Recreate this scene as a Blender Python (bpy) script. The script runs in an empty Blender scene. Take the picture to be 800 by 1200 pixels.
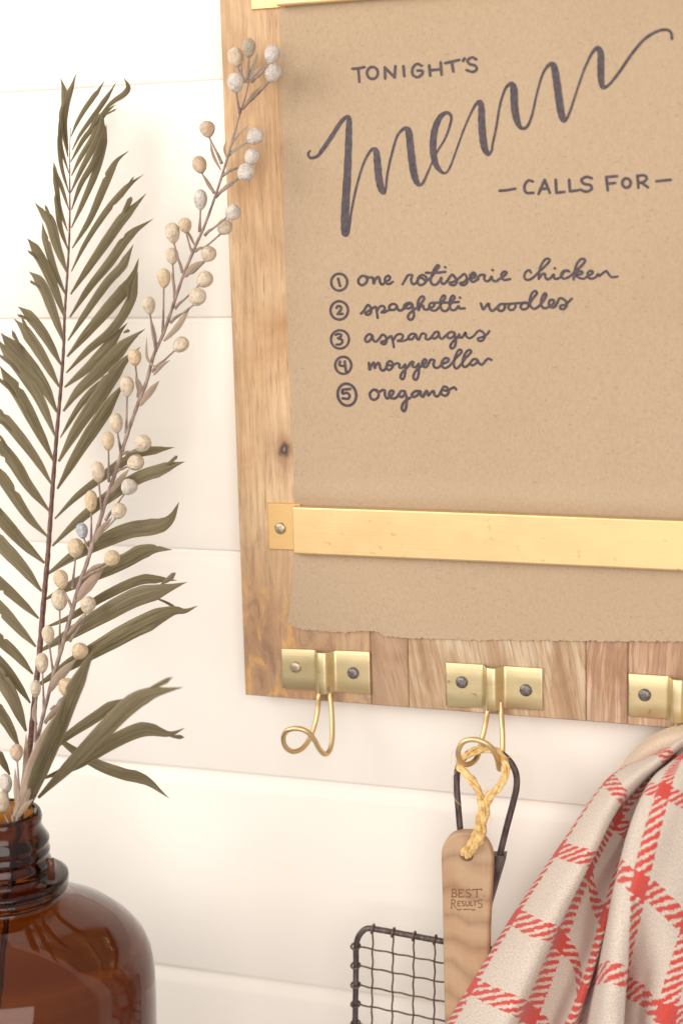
import bpy, math, random
import numpy as np
from mathutils import Vector, Matrix, Quaternion
random.seed(7)
S = bpy.context.scene
COL = S.collection

# ------------------------------------------------------------------ camera
PW, PH = 800.0, 1200.0
pp = np.array([400., 600.])
hv = np.array([-5000., 404.]) - pp          # vanishing point of the wall's horizontals
vv = np.array([680., 11400.]) - pp          # vanishing point of the verticals
F = math.sqrt(-(hv @ vv))
Xc = -np.array([hv[0], hv[1], F]); Xc /= np.linalg.norm(Xc)
Zc = -np.array([vv[0], vv[1], F]); Zc /= np.linalg.norm(Zc)
Yc = np.cross(Zc, Xc)
B = np.array([Xc, Yc, Zc])
DIST = 1.10
CAM = -DIST * B @ np.array([0, 0, 1.])
def P(px, py, y=0.0):
    """point of the photograph -> point in the room on the vertical plane at depth y"""
    r = B @ np.array([(px - 400) / F, (py - 600) / F, 1.0])
    return CAM + (y - CAM[1]) / r[1] * r
def PV(px, py, y=0.0):
    return Vector(P(px, py, y))
cd = bpy.data.cameras.new('camera'); cam = bpy.data.objects.new('camera', cd); COL.objects.link(cam)
cam.matrix_world = Matrix(((Xc[0], -Xc[1], -Xc[2], CAM[0]), (Yc[0], -Yc[1], -Yc[2], CAM[1]), (Zc[0], -Zc[1], -Zc[2], CAM[2]), (0, 0, 0, 1)))
cd.sensor_fit = 'VERTICAL'; cd.sensor_height = 36; cd.lens = F / PH * 36
cd.clip_start = .05; cd.clip_end = 50
cd.dof.use_dof = True; cd.dof.focus_distance = 1.055; cd.dof.aperture_fstop = 4.0
S.camera = cam

# ------------------------------------------------------------------ light
w = bpy.data.worlds.new('World'); S.world = w; w.use_nodes = True
w.node_tree.nodes['Background'].inputs[0].default_value = (1.0, .91, .83, 1)
w.node_tree.nodes['Background'].inputs[1].default_value = .60
def area(name, loc, target, size, sy, power, col):
    l = bpy.data.lights.new(name, 'AREA'); l.shape = 'RECTANGLE'; l.size = size; l.size_y = sy; l.energy = power; l.color = col
    o = bpy.data.objects.new(name, l); COL.objects.link(o); o.location = loc
    o.rotation_euler = (Vector(target) - Vector(loc)).to_track_quat('-Z', 'Y').to_euler()
    return o
area('window_light', (-1.20, -1.35, .80), (-.02, 0, .06), 1.3, 1.2, 30.0, (1.0, .955, .88))
area('room_fill', (.75, -2.0, .35), (.1, 0, -.08), 1.6, 1.4, 26.0, (1.0, .91, .84))  # added fill from the right front, brightens the towel and lower wall
vs = S.view_settings
vs.view_transform = 'Standard'; vs.look = 'None'; vs.exposure = 0.0; vs.gamma = 1.0; vs.use_curve_mapping = False

# ------------------------------------------------------------------ node helpers
class NT:
    def __init__(s, name):
        s.m = bpy.data.materials.new(name); s.m.use_nodes = True
        s.t = s.m.node_tree; s.b = s.t.nodes['Principled BSDF']; s.out = s.t.nodes['Material Output']
    def n(s, typ, **kw):
        x = s.t.nodes.new(typ)
        for k, v in kw.items():
            if k.startswith('i_'):
                key = k[2:]; key = int(key) if key.isdigit() else key.replace('_', ' ')
                s.put(x.inputs[key], v)
            else: setattr(x, k, v)
        return x
    def put(s, sock, v):
        if isinstance(v, bpy.types.NodeSocket): s.t.links.new(v, sock)
        elif isinstance(v, bpy.types.Node): s.t.links.new(v.outputs[0], sock)
        else: sock.default_value = v
    def coord(s, kind='Object'): return s.n('ShaderNodeTexCoord').outputs[kind]
    def mapping(s, vec, sc=(1, 1, 1), loc=(0, 0, 0), rot=(0, 0, 0)):
        return s.n('ShaderNodeMapping', i_Vector=vec, i_Scale=sc, i_Location=loc, i_Rotation=rot).outputs[0]
    def noise(s, vec, scale, detail=4, rough=.55, dist=0, out=0):
        return s.n('ShaderNodeTexNoise', i_Vector=vec, i_Scale=scale, i_Detail=detail, i_Roughness=rough, i_Distortion=dist).outputs[out]
    def nz(s, *a, **k):
        return s.n('ShaderNodeMapRange', i_0=s.noise(*a, **k), i_1=.32, i_2=.68).outputs[0]
    def ramp(s, fac, stops, interp='LINEAR'):
        r = s.n('ShaderNodeValToRGB', i_0=fac); cr = r.color_ramp; cr.interpolation = interp
        while len(cr.elements) < len(stops): cr.elements.new(.5)
        for e, (p, c) in zip(cr.elements, stops):
            e.position = p; e.color = c if len(c) == 4 else (*c, 1)
        return r.outputs[0]
    def mix(s, fac, a, b, mode='MIX'):
        m = s.n('ShaderNodeMix', data_type='RGBA', blend_type=mode)
        s.put(m.inputs[0], fac)
        for k, v in ((6, a), (7, b)):
            if isinstance(v, tuple) and len(v) == 3: v = (*v, 1)
            s.put(m.inputs[k], v)
        return m.outputs[2]
    def math(s, op, a, b=0.0, c=0.0):
        m = s.n('ShaderNodeMath', operation=op); s.put(m.inputs[0], a); s.put(m.inputs[1], b); s.put(m.inputs[2], c); return m.outputs[0]
    def vadd(s, a, b):
        m = s.n('ShaderNodeVectorMath', operation='ADD'); s.put(m.inputs[0], a); s.put(m.inputs[1], b); return m.outputs[0]
    def bump(s, h, strength=.3, dist=.001):
        s.put(s.b.inputs['Normal'], s.n('ShaderNodeBump', i_Strength=strength, i_Distance=dist, i_Height=h).outputs[0])
    def set(s, **kw):
        for k, v in kw.items():
            if isinstance(v, tuple) and len(v) == 3: v = (*v, 1)
            s.put(s.b.inputs[k.replace('_', ' ')], v)
        return s
    def rnd(s): return s.n('ShaderNodeObjectInfo').outputs['Random']
BW = [(0, (0, 0, 0)), (1, (1, 1, 1))]

# wall paint
m = NT('white_wall_paint'); g = m.coord()
col = m.mix(m.nz(g, 3.0, 3), (.865, .815, .755), (.905, .865, .81))
m.set(Base_Color=col, Roughness=.55)
m.bump(m.math('ADD', m.noise(m.mapping(g, (8, 40, 90)), 6, 3), m.noise(g, 260, 2)), .10, .0006)
M_WALL = m.m

# mango wood planks
def wood(name, stops, streak=1.0, burl=False, knot=None, sx=34, tilt=0):
    m = NT(name); g = m.coord()
    r = m.n('ShaderNodeCombineXYZ', i_0=m.math('MULTIPLY', m.rnd(), 7.0), i_1=0.0, i_2=m.math('MULTIPLY', m.rnd(), 13.0)).outputs[0]
    v = m.vadd(g, r)
    wob = m.noise(v, 9, 3, out=1)
    vr = m.mapping(v, (1, 1, 1), rot=(0, tilt, 0))
    v2 = m.vadd(m.mapping(vr, (sx, sx, 5.0 if sx < 30 else 3.2)), m.mapping(wob, (1.6, 1.6, .5)))
    big = m.noise(v2, 1.0, 5, .6, .9)
    fine = m.noise(m.mapping(vr, (420, 420, 26)), 1.0, 4, .65, .4)
    pores = m.noise(m.mapping(vr, (760, 760, 45)), 1.0, 2, .5)
    c = m.ramp(big, stops)
    c = m.mix(m.math('MULTIPLY', m.ramp(fine, [(.36, (1, 1, 1)), (.58, (0, 0, 0))]), .55 * streak), c, (.37, .225, .12), 'MIX')
    c = m.mix(m.math('MULTIPLY', m.ramp(pores, [(.28, (1, 1, 1)), (.40, (0, 0, 0))]), .55), c, (.24, .13, .07))
    lines = m.noise(m.mapping(vr, (190, 190, 5)), 1.0, 3, .6, .5)
    c = m.mix(m.math('MULTIPLY', m.ramp(lines, [(.56, (0, 0, 0)), (.68, (1, 1, 1))]), .38 * streak), c, (.27, .165, .10))
    blot = m.noise(v, 14, 4, .6, .5)
    c = m.mix(m.math('MULTIPLY', m.ramp(blot, [(.42, (0, 0, 0)), (.7, (1, 1, 1))]), .5), c, (.66, .42, .22), 'MULTIPLY')
    if burl:
        sep = m.n('ShaderNodeSeparateXYZ', i_0=g)
        low = m.math('SUBTRACT', 1.0, m.n('ShaderNodeMapRange', i_0=sep.outputs[2], i_1=-.09, i_2=.02).outputs[0])
        diag = m.mapping(g, (70, 70, 26), rot=(0, .65, 0))
        fleck = m.noise(m.vadd(diag, m.mapping(wob, (2, 2, 2))), 1.3, 4, .6, 1.2)
        c = m.mix(m.math('MULTIPLY', low, .55), c, (.36, .215, .135))
        c = m.mix(m.math('MULTIPLY', low, m.math('MULTIPLY', m.ramp(fleck, [(.54, (0, 0, 0)), (.64, (1, 1, 1))]), .75)), c, (.66, .37, .12))
        c = m.mix(m.math('MULTIPLY', low, m.math('MULTIPLY', m.ramp(fleck, [(.36, (1, 1, 1)), (.46, (0, 0, 0))]), .5)), c, (.20, .115, .075))
    if knot is not None:
        d = m.n('ShaderNodeVectorMath', operation='DISTANCE', i_0=m.vadd(m.mapping(g, (1, 1, .8)), m.mapping(m.noise(g, 160, 3, out=1), (.006, 0, .006), loc=(-.003, 0, -.003))), i_1=(knot[0], knot[1], knot[2] * .8)).outputs['Value']
        c = m.mix(m.ramp(m.math('MULTIPLY', d, 52), [(.10, (1, 1, 1)), (.5, (.30, .30, .30)), (1.0, (0, 0, 0))]), c, (.27, .14, .075))
        c = m.mix(m.ramp(m.math('MULTIPLY', d, 150), [(.30, (1, 1, 1)), (.75, (0, 0, 0))]), c, (.07, .04, .03))
        c = m.mix(m.math('MULTIPLY', m.ramp(m.math('MULTIPLY', d, 200), [(.0, (1, 1, 1)), (.3, (0, 0, 0))]), .6), c, (.5, .42, .33))
    m.set(Base_Color=c, Roughness=.62)
    m.bump(m.math('ADD', fine, m.math('MULTIPLY', pores, .7)), .35, .0004)
    return m.m
kn = P(333, 527, -.02)
M_WOOD_L = wood('mango_wood_golden', [(.28, (.47, .305, .165)), (.45, (.60, .405, .23)), (.6, (.67, .48, .29)), (.78, (.56, .375, .21))], .95, True, kn, sx=24)
M_WOOD_R = wood('mango_wood_reddish', [(.3, (.29, .185, .12)), (.5, (.41, .27, .175)), (.75, (.50, .345, .23))], 1.2, tilt=.25)
M_WOOD_P = wood('mango_wood_pale_spalted', [(.28, (.27, .18, .12)), (.40, (.45, .315, .20)), (.52, (.57, .45, .315)), (.66, (.62, .51, .37)), (.8, (.36, .26, .18))], 1.3, sx=60, tilt=.2)
M_WOOD_Q = wood('mango_wood_striped', [(.3, (.30, .19, .13)), (.42, (.52, .35, .235)), (.5, (.37, .235, .165)), (.58, (.62, .45, .325)), (.67, (.38, .25, .18)), (.78, (.58, .42, .29))], 1.5, sx=120, tilt=-.06)

# kraft paper
m = NT('kraft_paper'); g = m.coord()
c = m.mix(m.nz(g, 5, 3), (.438, .323, .210), (.482, .362, .243))
c = m.mix(m.math('MULTIPLY', m.nz(m.mapping(g, (800, 800, 380)), 1, 3), .32), c, (.30, .212, .140))
c = m.mix(m.math('MULTIPLY', m.ramp(m.noise(g, 900, 2), [(.66, (0, 0, 0)), (.78, (1, 1, 1))]), .25), c, (.58, .46, .34))
vd = m.n('ShaderNodeTexVoronoi', i_Vector=m.vadd(g, m.mapping(m.noise(g, 500, 2, out=1), (.001, 0, .001))), i_Scale=300.0)
pick = m.math('GREATER_THAN', m.n('ShaderNodeSeparateColor', i_0=vd.outputs['Color']).outputs[0], .66)
c = m.mix(m.math('MULTIPLY', pick, m.math('MULTIPLY', m.ramp(vd.outputs['Distance'], [(.06, (1, 1, 1)), (.20, (0, 0, 0))]), .42)), c, (.18, .12, .08))
c = m.mix(m.math('MULTIPLY', m.ramp(m.noise(m.mapping(g, (260, 260, 700), rot=(0, .4, 0)), 1, 2, .5), [(.66, (0, 0, 0)), (.74, (1, 1, 1))]), .35), c, (.22, .15, .10))
vl = m.n('ShaderNodeTexVoronoi', i_Vector=m.mapping(g, (1, 1, 1), loc=(3, 0, 2)), i_Scale=130.0)
pick = m.math('GREATER_THAN', m.n('ShaderNodeSeparateColor', i_0=vl.outputs['Color']).outputs[1], .88)
c = m.mix(m.math('MULTIPLY', pick, m.math('MULTIPLY', m.ramp(vl.outputs['Distance'], [(.07, (1, 1, 1)), (.15, (0, 0, 0))]), .55)), c, (.68, .56, .43))
m.set(Base_Color=c, Roughness=.85)
m.bump(m.math('ADD', m.noise(g, 900, 3), m.math('MULTIPLY', m.noise(g, 60, 3), .8)), .15, .0003)
M_PAPER = m.m

m = NT('marker_ink'); g = m.coord()
m.set(Base_Color=m.mix(m.nz(g, 400, 3), (.034, .022, .029), (.078, .054, .068)), Roughness=.5); M_INK = m.m

# brass
def brass(name, a, b, r0=.30, r1=.48, metal=1.0, spots=.5):
    m = NT(name); g = m.coord()
    sm = m.noise(m.mapping(g, (30, 30, 45)), 1, 5, .6, .6)
    c = m.mix(sm, a, b)
    sp = m.ramp(m.noise(g, 130, 4, .6), [(.64, (0, 0, 0)), (.74, (1, 1, 1))])
    c = m.mix(m.math('MULTIPLY', sp, spots), c, (.28, .17, .06))
    m.set(Base_Color=c, Metallic=metal, Roughness=m.math('MULTIPLY_ADD', sm, r1 - r0, r0))
    m.bump(m.math('ADD', m.noise(m.mapping(g, (25, 25, 900)), 1, 2), m.noise(g, 60, 3)), .10, .0004)
    return m.m
M_RAIL = brass('brushed_brass', (.80, .57, .29), (.90, .67, .37), .42, .62, 1, .45)
M_TAB = brass('brass_tab', (.80, .54, .24), (.88, .62, .30), .42, .58, 1, .35)
M_PLATE = brass('aged_brass_plate', (.68, .56, .32), (.84, .71, .44), .32, .52, 1, .75)
M_WIRE = brass('brass_wire', (.64, .46, .24), (.84, .66, .38), .38, .52, 1, .35)
m = NT('dark_rivet'); g = m.coord()
m.set(Base_Color=m.mix(m.nz(g, 700, 4), (.10, .09, .10), (.30, .27, .26)), Metallic=.8, Roughness=.5); m.bump(m.noise(g, 500, 3), .6, .0006); M_RIV = m.m
m = NT('worn_rivet'); g = m.coord()
m.set(Base_Color=m.mix(m.nz(g, 600, 4), (.34, .27, .18), (.62, .54, .42)), Metallic=.9, Roughness=.45); m.bump(m.noise(g, 500, 3), .5, .0006); M_RIVB = m.m
m = NT('dark_iron'); g = m.coord()
m.set(Base_Color=m.mix(m.nz(m.mapping(g, (1, 1, .25)), 420, 4), (.055, .038, .036), (.17, .135, .135)), Metallic=.55, Roughness=.46); m.bump(m.noise(g, 900, 3), .25, .0003); M_IRON = m.m
m = NT('rusty_wire'); g = m.coord()
m.set(Base_Color=m.mix(m.nz(g, 300, 4), (.085, .055, .04), (.20, .145, .10)), Metallic=.5, Roughness=.5); M_RUST = m.m

# palm leaf
m = NT('dried_palm_leaf'); uv = m.coord('UV')
rr = m.rnd(); off = m.n('ShaderNodeCombineXYZ', i_0=m.math('MULTIPLY', rr, 37.0), i_1=m.math('MULTIPLY', rr, 11.0), i_2=0.0).outputs[0]
st = m.nz(m.vadd(m.mapping(uv, (1.6, 6, 1)), off), 1, 4, .6, .15)
st2 = m.nz(m.vadd(m.mapping(uv, (3.0, 17, 1)), off), 1, 3, .6)
c = m.mix(st, (.062, .048, .020), (.228, .192, .112))
c = m.mix(m.math('MULTIPLY', st2, .5), c, (.29, .245, .15))
lnv = m.noise(m.vadd(m.mapping(uv, (.9, 9.5, 1)), off), 1, 2, .5)
c = m.mix(m.math('MULTIPLY', m.ramp(lnv, [(.53, (0, 0, 0)), (.62, (1, 1, 1))]), .6), c, (.050, .038, .018))
bl = m.noise(m.vadd(m.mapping(uv, (5, 2, 1)), off), 1, 4, .6)
c = m.mix(m.math('MULTIPLY', m.ramp(bl, [(.56, (0, 0, 0)), (.72, (1, 1, 1))]), .6), c, (.23, .12, .055))
c = m.mix(m.math('MULTIPLY', rr, .45), c, (.26, .22, .145))
m.set(Base_Color=c, Roughness=.6, Specular_IOR_Level=.35)
m.bump(m.math('ADD', st, m.math('MULTIPLY', st2, .6)), .5, .0007)
tr = m.n('ShaderNodeBsdfTranslucent', i_0=m.mix(.5, c, (.5, .42, .2)))
mx = m.n('ShaderNodeMixShader', i_0=.26, i_1=m.b.outputs[0], i_2=tr.outputs[0]); m.t.links.new(mx.outputs[0], m.out.inputs[0])
M_LEAF = m.m
m = NT('palm_rachis'); g = m.coord()
m.set(Base_Color=m.mix(m.nz(m.mapping(g, (1, 1, .3)), 500, 4), (.055, .022, .018), (.19, .085, .055)), Roughness=.5); m.bump(m.noise(g, 500, 2), .6, .0006); M_RACH = m.m
m = NT('branch_bark'); g = m.coord()
m.set(Base_Color=m.mix(m.nz(m.mapping(g, (1, 1, .3)), 400, 4), (.17, .115, .095), (.36, .27, .23)), Roughness=.75); m.bump(m.noise(m.mapping(g, (1, 1, .2)), 700, 2), .5, .0005); M_BARK = m.m
m = NT('bract'); uv = m.coord('UV'); rr = m.rnd()
m.set(Base_Color=m.mix(m.nz(m.mapping(uv, (4, 30, 1)), 1, 4), m.mix(rr, (.25, .155, .115), (.30, .235, .17)), (.46, .36, .27)), Roughness=.75); m.bump(m.noise(m.mapping(uv, (4, 30, 1)), 1, 3), .5, .0005); M_BRACT = m.m
def berry_mat(name, a, b, cap, chalk):
    m = NT(name); g = m.coord(); rr = m.rnd()
    v = m.vadd(g, m.n('ShaderNodeCombineXYZ', i_0=m.math('MULTIPLY', rr, 50.), i_1=0., i_2=rr).outputs[0])
    c = m.mix(m.ramp(m.noise(v, 190, 4, .6), [(.35, (0, 0, 0)), (.65, (1, 1, 1))]), a, b)
    c = m.mix(m.math('MULTIPLY', m.ramp(m.noise(v, 420, 4, .7), [(.5, (0, 0, 0)), (.62, (1, 1, 1))]), chalk), c, (.72, .68, .64))
    z = m.n('ShaderNodeSeparateXYZ', i_0=g).outputs[2]
    zz = m.math('ADD', m.math('MULTIPLY', z, 100), m.math('MULTIPLY', m.noise(v, 260, 3), .35))
    c = m.mix(m.ramp(m.n('ShaderNodeMapRange', i_0=zz, i_1=-.56, i_2=-.20).outputs[0], [(0, (1, 1, 1)), (.35, (.55, .55, .55)), (1, (0, 0, 0))]), c, cap)
    m.set(Base_Color=c, Roughness=.72, Specular_IOR_Level=.3)
    m.bump(m.math('ADD', m.noise(v, 420, 4, .65), m.math('MULTIPLY', m.noise(v, 190, 3), 1.8)), 1.0, .0018)
    return m.m
M_BER = {'c': berry_mat('berry_cream', (.58, .46, .325), (.72, .61, .46), (.26, .23, .25), .6),
         'w': berry_mat('berry_white', (.53, .47, .42), (.70, .64, .575), (.28, .36, .42), .7),
         'y': berry_mat('berry_yellow', (.61, .45, .27), (.70, .56, .375), (.34, .27, .23), .4),
         't': berry_mat('berry_tan', (.56, .41, .29), (.63, .48, .35), (.30, .27, .26), .12),
         'g': berry_mat('berry_blue_grey', (.33, .36, .42), (.52, .53, .57), (.25, .28, .34), .6),
         'd': berry_mat('berry_grey_tan', (.40, .33, .25), (.50, .42, .32), (.25, .24, .25), .2)}

# amber glass
m = NT('amber_glass'); g = m.coord()
m.set(Base_Color=(.93, .76, .36), Roughness=.015, Transmission_Weight=1.0, IOR=1.45)
m.bump(m.noise(g, 22, 2), .12, .002)
va = m.n('ShaderNodeVolumeAbsorption', i_0=(.62, .36, .08, 1), i_1=520.0)
m.t.links.new(va.outputs[0], m.out.inputs['Volume'])
M_GLASS = m.m

# towel
m = NT('knit_towel'); uv = m.coord('UV'); sep = m.n('ShaderNodeSeparateXYZ', i_0=uv)
jit = m.n('ShaderNodeSeparateXYZ', i_0=m.noise(m.mapping(uv, (26, 26, 1)), 1, 2, out=1))
U = m.math('ADD', sep.outputs[0], m.math('MULTIPLY_ADD', jit.outputs[0], .07, -.035))
V = m.math('ADD', sep.outputs[1], m.math('MULTIPLY_ADD', jit.outputs[1], .05, -.025))
def band(x, hw):
    f = m.math('ABSOLUTE', m.math('SUBTRACT', m.math('FRACT', m.math('ADD', x, .5)), .5))
    return m.math('LESS_THAN', f, hw)
qs = 50.0
U = m.math('DIVIDE', m.math('FLOOR', m.math('MULTIPLY', U, qs * .9)), qs * .9); V = m.math('DIVIDE', m.math('FLOOR', m.math('MULTIPLY', V, qs * 1.5)), qs * 1.5)
bu, bv = band(U, .135), band(V, .108)
t = m.math('ADD', m.math('MULTIPLY', U, 6.3), m.math('MULTIPLY', V, 9.4))
hat = m.math('GREATER_THAN', m.math('FRACT', t), .42)
both = m.math('MULTIPLY', bu, bv)
red = m.math('MAXIMUM', both, m.math('MULTIPLY', hat, m.math('MAXIMUM', bu, bv)))
wvx = m.math('SINE', m.math('MULTIPLY', sep.outputs[0], 6.2832 * 32)); wvy = m.math('SINE', m.math('MULTIPLY', sep.outputs[1], 6.2832 * 50))
weave = m.math('MULTIPLY_ADD', m.math('MULTIPLY', wvx, wvy), .5, .5)
knit = m.math('ADD', m.math('MULTIPLY', m.nz(m.mapping(uv, (44, 60, 1)), 1, 3, .7), .75), m.math('MULTIPLY', weave, .25))
cc = m.mix(knit, (.47, .375, .305), (.95, .855, .76))
rc = m.mix(knit, (.50, .035, .030), (.82, .13, .10))
m.set(Base_Color=m.mix(red, cc, rc), Roughness=.95, Specular_IOR_Level=.1, Sheen_Weight=.25)
m.bump(m.math('ADD', knit, m.math('MULTIPLY', m.noise(m.mapping(uv, (150, 190, 1)), 1, 2), .6)), .65, .0010)
M_TOWEL = m.m
m = NT('plain_cloth'); g = m.coord()
m.set(Base_Color=m.mix(m.nz(g, 600, 3), (.58, .46, .35), (.68, .56, .44)), Roughness=.95); m.bump(m.noise(g, 900, 2), .5, .0006); M_CLOTH = m.m

# paddle wood
m = NT('maple_wood'); g = m.coord()
v = m.vadd(m.mapping(g, (1, 1, 1)), m.mapping(m.noise(g, 26, 2, out=1), (.010, 0, .022)))
wv = m.n('ShaderNodeTexWave', wave_type='BANDS', bands_direction='Z', i_Vector=m.vadd(v, m.mapping(m.noise(m.mapping(g, (42, 1, 5)), 1, 0, out=1), (0, 0, .030))), i_Scale=17.0, i_Distortion=.3, i_Detail=1.0).outputs[1]
c = m.mix(m.ramp(wv, [(.35, (0, 0, 0)), (.93, (.55, .55, .55)), (1.0, (.9, .9, .9))]), (.45, .295, .175), (.27, .155, .09))
c = m.mix(m.math('MULTIPLY', m.noise(m.mapping(g, (500, 500, 22)), 1, 4), .6), c, (.52, .365, .235))
c = m.mix(m.math('MULTIPLY', m.ramp(m.noise(g, 30, 3), [(.45, (0, 0, 0)), (.7, (1, 1, 1))]), .5), c, (.80, .62, .48), 'MULTIPLY')
m.set(Base_Color=c, Roughness=.55); m.bump(m.noise(m.mapping(g, (600, 600, 30)), 1, 3), .2, .0003); M_MAPLE = m.m
m = NT('burnt_stamp'); m.set(Base_Color=m.mix(m.nz(m.coord(), 900, 3), (.16, .070, .035), (.26, .135, .075)), Roughness=.7); M_BURN = m.m
m = NT('raffia_fibre'); g = m.coord()
m.set(Base_Color=m.mix(m.nz(m.vadd(g, m.rnd()), 260, 4), (.52, .31, .10), (.92, .67, .31)), Roughness=.65); M_RAF = m.m

# ------------------------------------------------------------------ mesh helpers
def obj(name, verts, faces, mat, parent=None, smooth=True, uvs=None, loc=None):
    me = bpy.data.meshes.new(name)
    me.from_pydata([tuple(v) for v in verts], [], faces)
    me.materials.append(mat)
    if smooth: me.polygons.foreach_set('use_smooth', [True] * len(me.polygons))
    if uvs is not None:
        l = me.uv_layers.new(name='UVMap')
        for lp in me.loops: l.data[lp.index].uv = uvs[lp.vertex_index]
    me.update()
    o = bpy.data.objects.new(name, me); COL.objects.link(o)
    if loc is not None: o.location = loc
    if parent is not None:
        o.parent = parent
        if parent.location.length > 0 and loc is None: o.location = (0, 0, 0)
    return o
def empty(name, label=None, cat=None, group=None, kind=None):
    o = bpy.data.objects.new(name, None); COL.objects.link(o); o.empty_display_size = .02
    tag(o, label, cat, group, kind); return o
def tag(o, label=None, cat=None, group=None, kind=None):
    if label: o['label'] = label
    if cat: o['category'] = cat
    if group: o['group'] = group
    if kind: o['kind'] = kind
    return o
def cat(pts, n=8):
    """Catmull-Rom through rows of numbers"""
    a = np.array(pts, float)
    if len(a) == 2:
        t = np.linspace(0, 1, n + 1)[:, None]; return a[0] * (1 - t) + a[1] * t
    e = np.vstack([2 * a[0] - a[1], a, 2 * a[-1] - a[-2]]); out = []
    for i in range(1, len(e) - 2):
        p0, p1, p2, p3 = e[i - 1:i + 3]
        for k in range(n):
            t = k / n
            out.append(.5 * ((2 * p1) + (p2 - p0) * t + (2 * p0 - 5 * p1 + 4 * p2 - p3) * t * t + (3 * p1 - p0 - 3 * p2 + p3) * t ** 3))
    out.append(a[-1]); return np.array(out)
def tube_geo(pts, rad, seg=8, closed=False):
    pts = [Vector(p) for p in pts]; n = len(pts)
    if not hasattr(rad, '__len__'): rad = [rad] * n
    vs_, fs = [], []
    up = None
    for i in range(n):
        if closed: d = pts[(i + 1) % n] - pts[i - 1]
        else: d = pts[min(i + 1, n - 1)] - pts[max(i - 1, 0)]
        d = d.normalized() if d.length > 1e-12 else Vector((0, 0, 1))
        if up is None:
            up = Vector((0, 1, 0)) if abs(d.y) < .9 else Vector((1, 0, 0))
        up = (up - d * up.dot(d)).normalized(); s = d.cross(up)
        for k in range(seg):
            a = 2 * math.pi * k / seg
            vs_.append(pts[i] + (up * math.cos(a) + s * math.sin(a)) * rad[i])
    m_ = n if closed else n - 1
    for i in range(m_):
        for k in range(seg):
            a, b_ = i * seg + k, i * seg + (k + 1) % seg; j = (i + 1) % n
            fs.append((a, b_, j * seg + (k + 1) % seg, j * seg + k))
    if not closed:
        fs.append(tuple(range(seg))[::-1]); fs.append(tuple((n - 1) * seg + k for k in range(seg)))
    return vs_, fs
def tube(name, pts, rad, mat, parent, seg=8, closed=False):
    v, f = tube_geo(pts, rad, seg, closed); return obj(name, v, f, mat, parent)
def merge(geos):
    V_, F_ = [], []
    for v, f in geos:
        o = len(V_); V_ += list(v); F_ += [tuple(i + o for i in q) for q in f]
    return V_, F_
def extr_box(name, x0, x1, y0, y1, z0, z1, mat, parent=None, bev=.0006):
    """bevelled box; corners x0<x1 y0(back)>..y1(front)"""
    b_ = bev; ys = sorted((y0, y1)); vs_ = []
    for (xa, xb, za, zb, y) in ((x0, x1, z0, z1, ys[1]), (x0, x1, z0, z1, ys[0] + b_), (x0 + b_, x1 - b_, z0 + b_, z1 - b_, ys[0])):
        vs_ += [(xa, y, za), (xb, y, za), (xb, y, zb), (xa, y, zb)]
    fs = [(3, 2, 1, 0)]
    for r in (0, 4):
        for k in range(4): fs.append((r + k, r + (k + 1) % 4, r + 4 + (k + 1) % 4, r + 4 + k))
    fs.append((8, 9, 10, 11))
    return obj(name, vs_, fs, mat, parent, smooth=False)
def dome(name, c, r, h, mat, parent, seg=20):
    vs_, fs = [], []
    prof = [(1.0, 0), (1.0, .25), (.93, .55), (.75, .82), (.4, .97), (0.08, 1.0)]
    for (a, hh) in prof:
        for k in range(seg):
            t_ = 2 * math.pi * k / seg; vs_.append((c[0] + r * a * math.cos(t_), c[1] - h * hh, c[2] + r * a * math.sin(t_)))
    for i in range(len(prof) - 1):
        for k in range(seg): fs.append((i * seg + k, i * seg + (k + 1) % seg, (i + 1) * seg + (k + 1) % seg, (i + 1) * seg + k))
    fs.append(tuple((len(prof) - 1) * seg + k for k in range(seg)))
    return obj(name, vs_, fs, mat, parent)

# ------------------------------------------------------------------ the wall: coved horizontal siding
wall = empty('wall', 'white painted wall of wide horizontal boards with coved joints', None, None, 'structure')
tag(wall)
joints = [-.828, -.668, -.508, -.3480, -.1927, -.0310, .1310, .2875, .4475, .6075, .7675]
for i in range(len(joints) - 1):
    z0, z1 = joints[i], joints[i + 1]
    # profile from the hidden bottom edge to the coved top edge (y, z)
    dc = .5 if i >= 4 else 1.0      # upper coves made shallower: joint shadows washed out by strong light, put into the shape
    prof = [(.016, z0 + .0002), (.0016, z0 + .0002), (.0005, z0 + .0008), (0, z0 + .0020), (0, z0 + .07), (0, z1 - .0135), (.0003, z1 - .0122), (.0008 * dc, z1 - .0105), (.0018 * dc, z1 - .0080), (.0027 * dc, z1 - .0052), (.0033 * dc, z1 - .0025), (.0035 * dc, z1 + .0030), (.016, z1 + .0030)]
    xs = np.linspace(-1.3, 1.3, 27); vs_ = []; fs = []
    for x in xs:
        wz = .0004 * math.sin(x * 5 + i)
        vs_ += [(x, y + (.0002 * math.sin(x * 9 + i * 2)), z + (wz if (k >= 4) else 0)) for k, (y, z) in enumerate(prof)]
    n = len(prof)
    for a in range(len(xs) - 1):
        for k in range(n - 1): fs.append((a * n + k, (a + 1) * n + k, (a + 1) * n + k + 1, a * n + k + 1))
    o = obj('siding_board', vs_, fs, M_WALL, wall)
    o.data.polygons.foreach_set('use_smooth', [True] * len(o.data.polygons))
extr_box('wall_backing', -1.3, 1.3, .03, .017, -.83, .77, M_WALL, wall)

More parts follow.
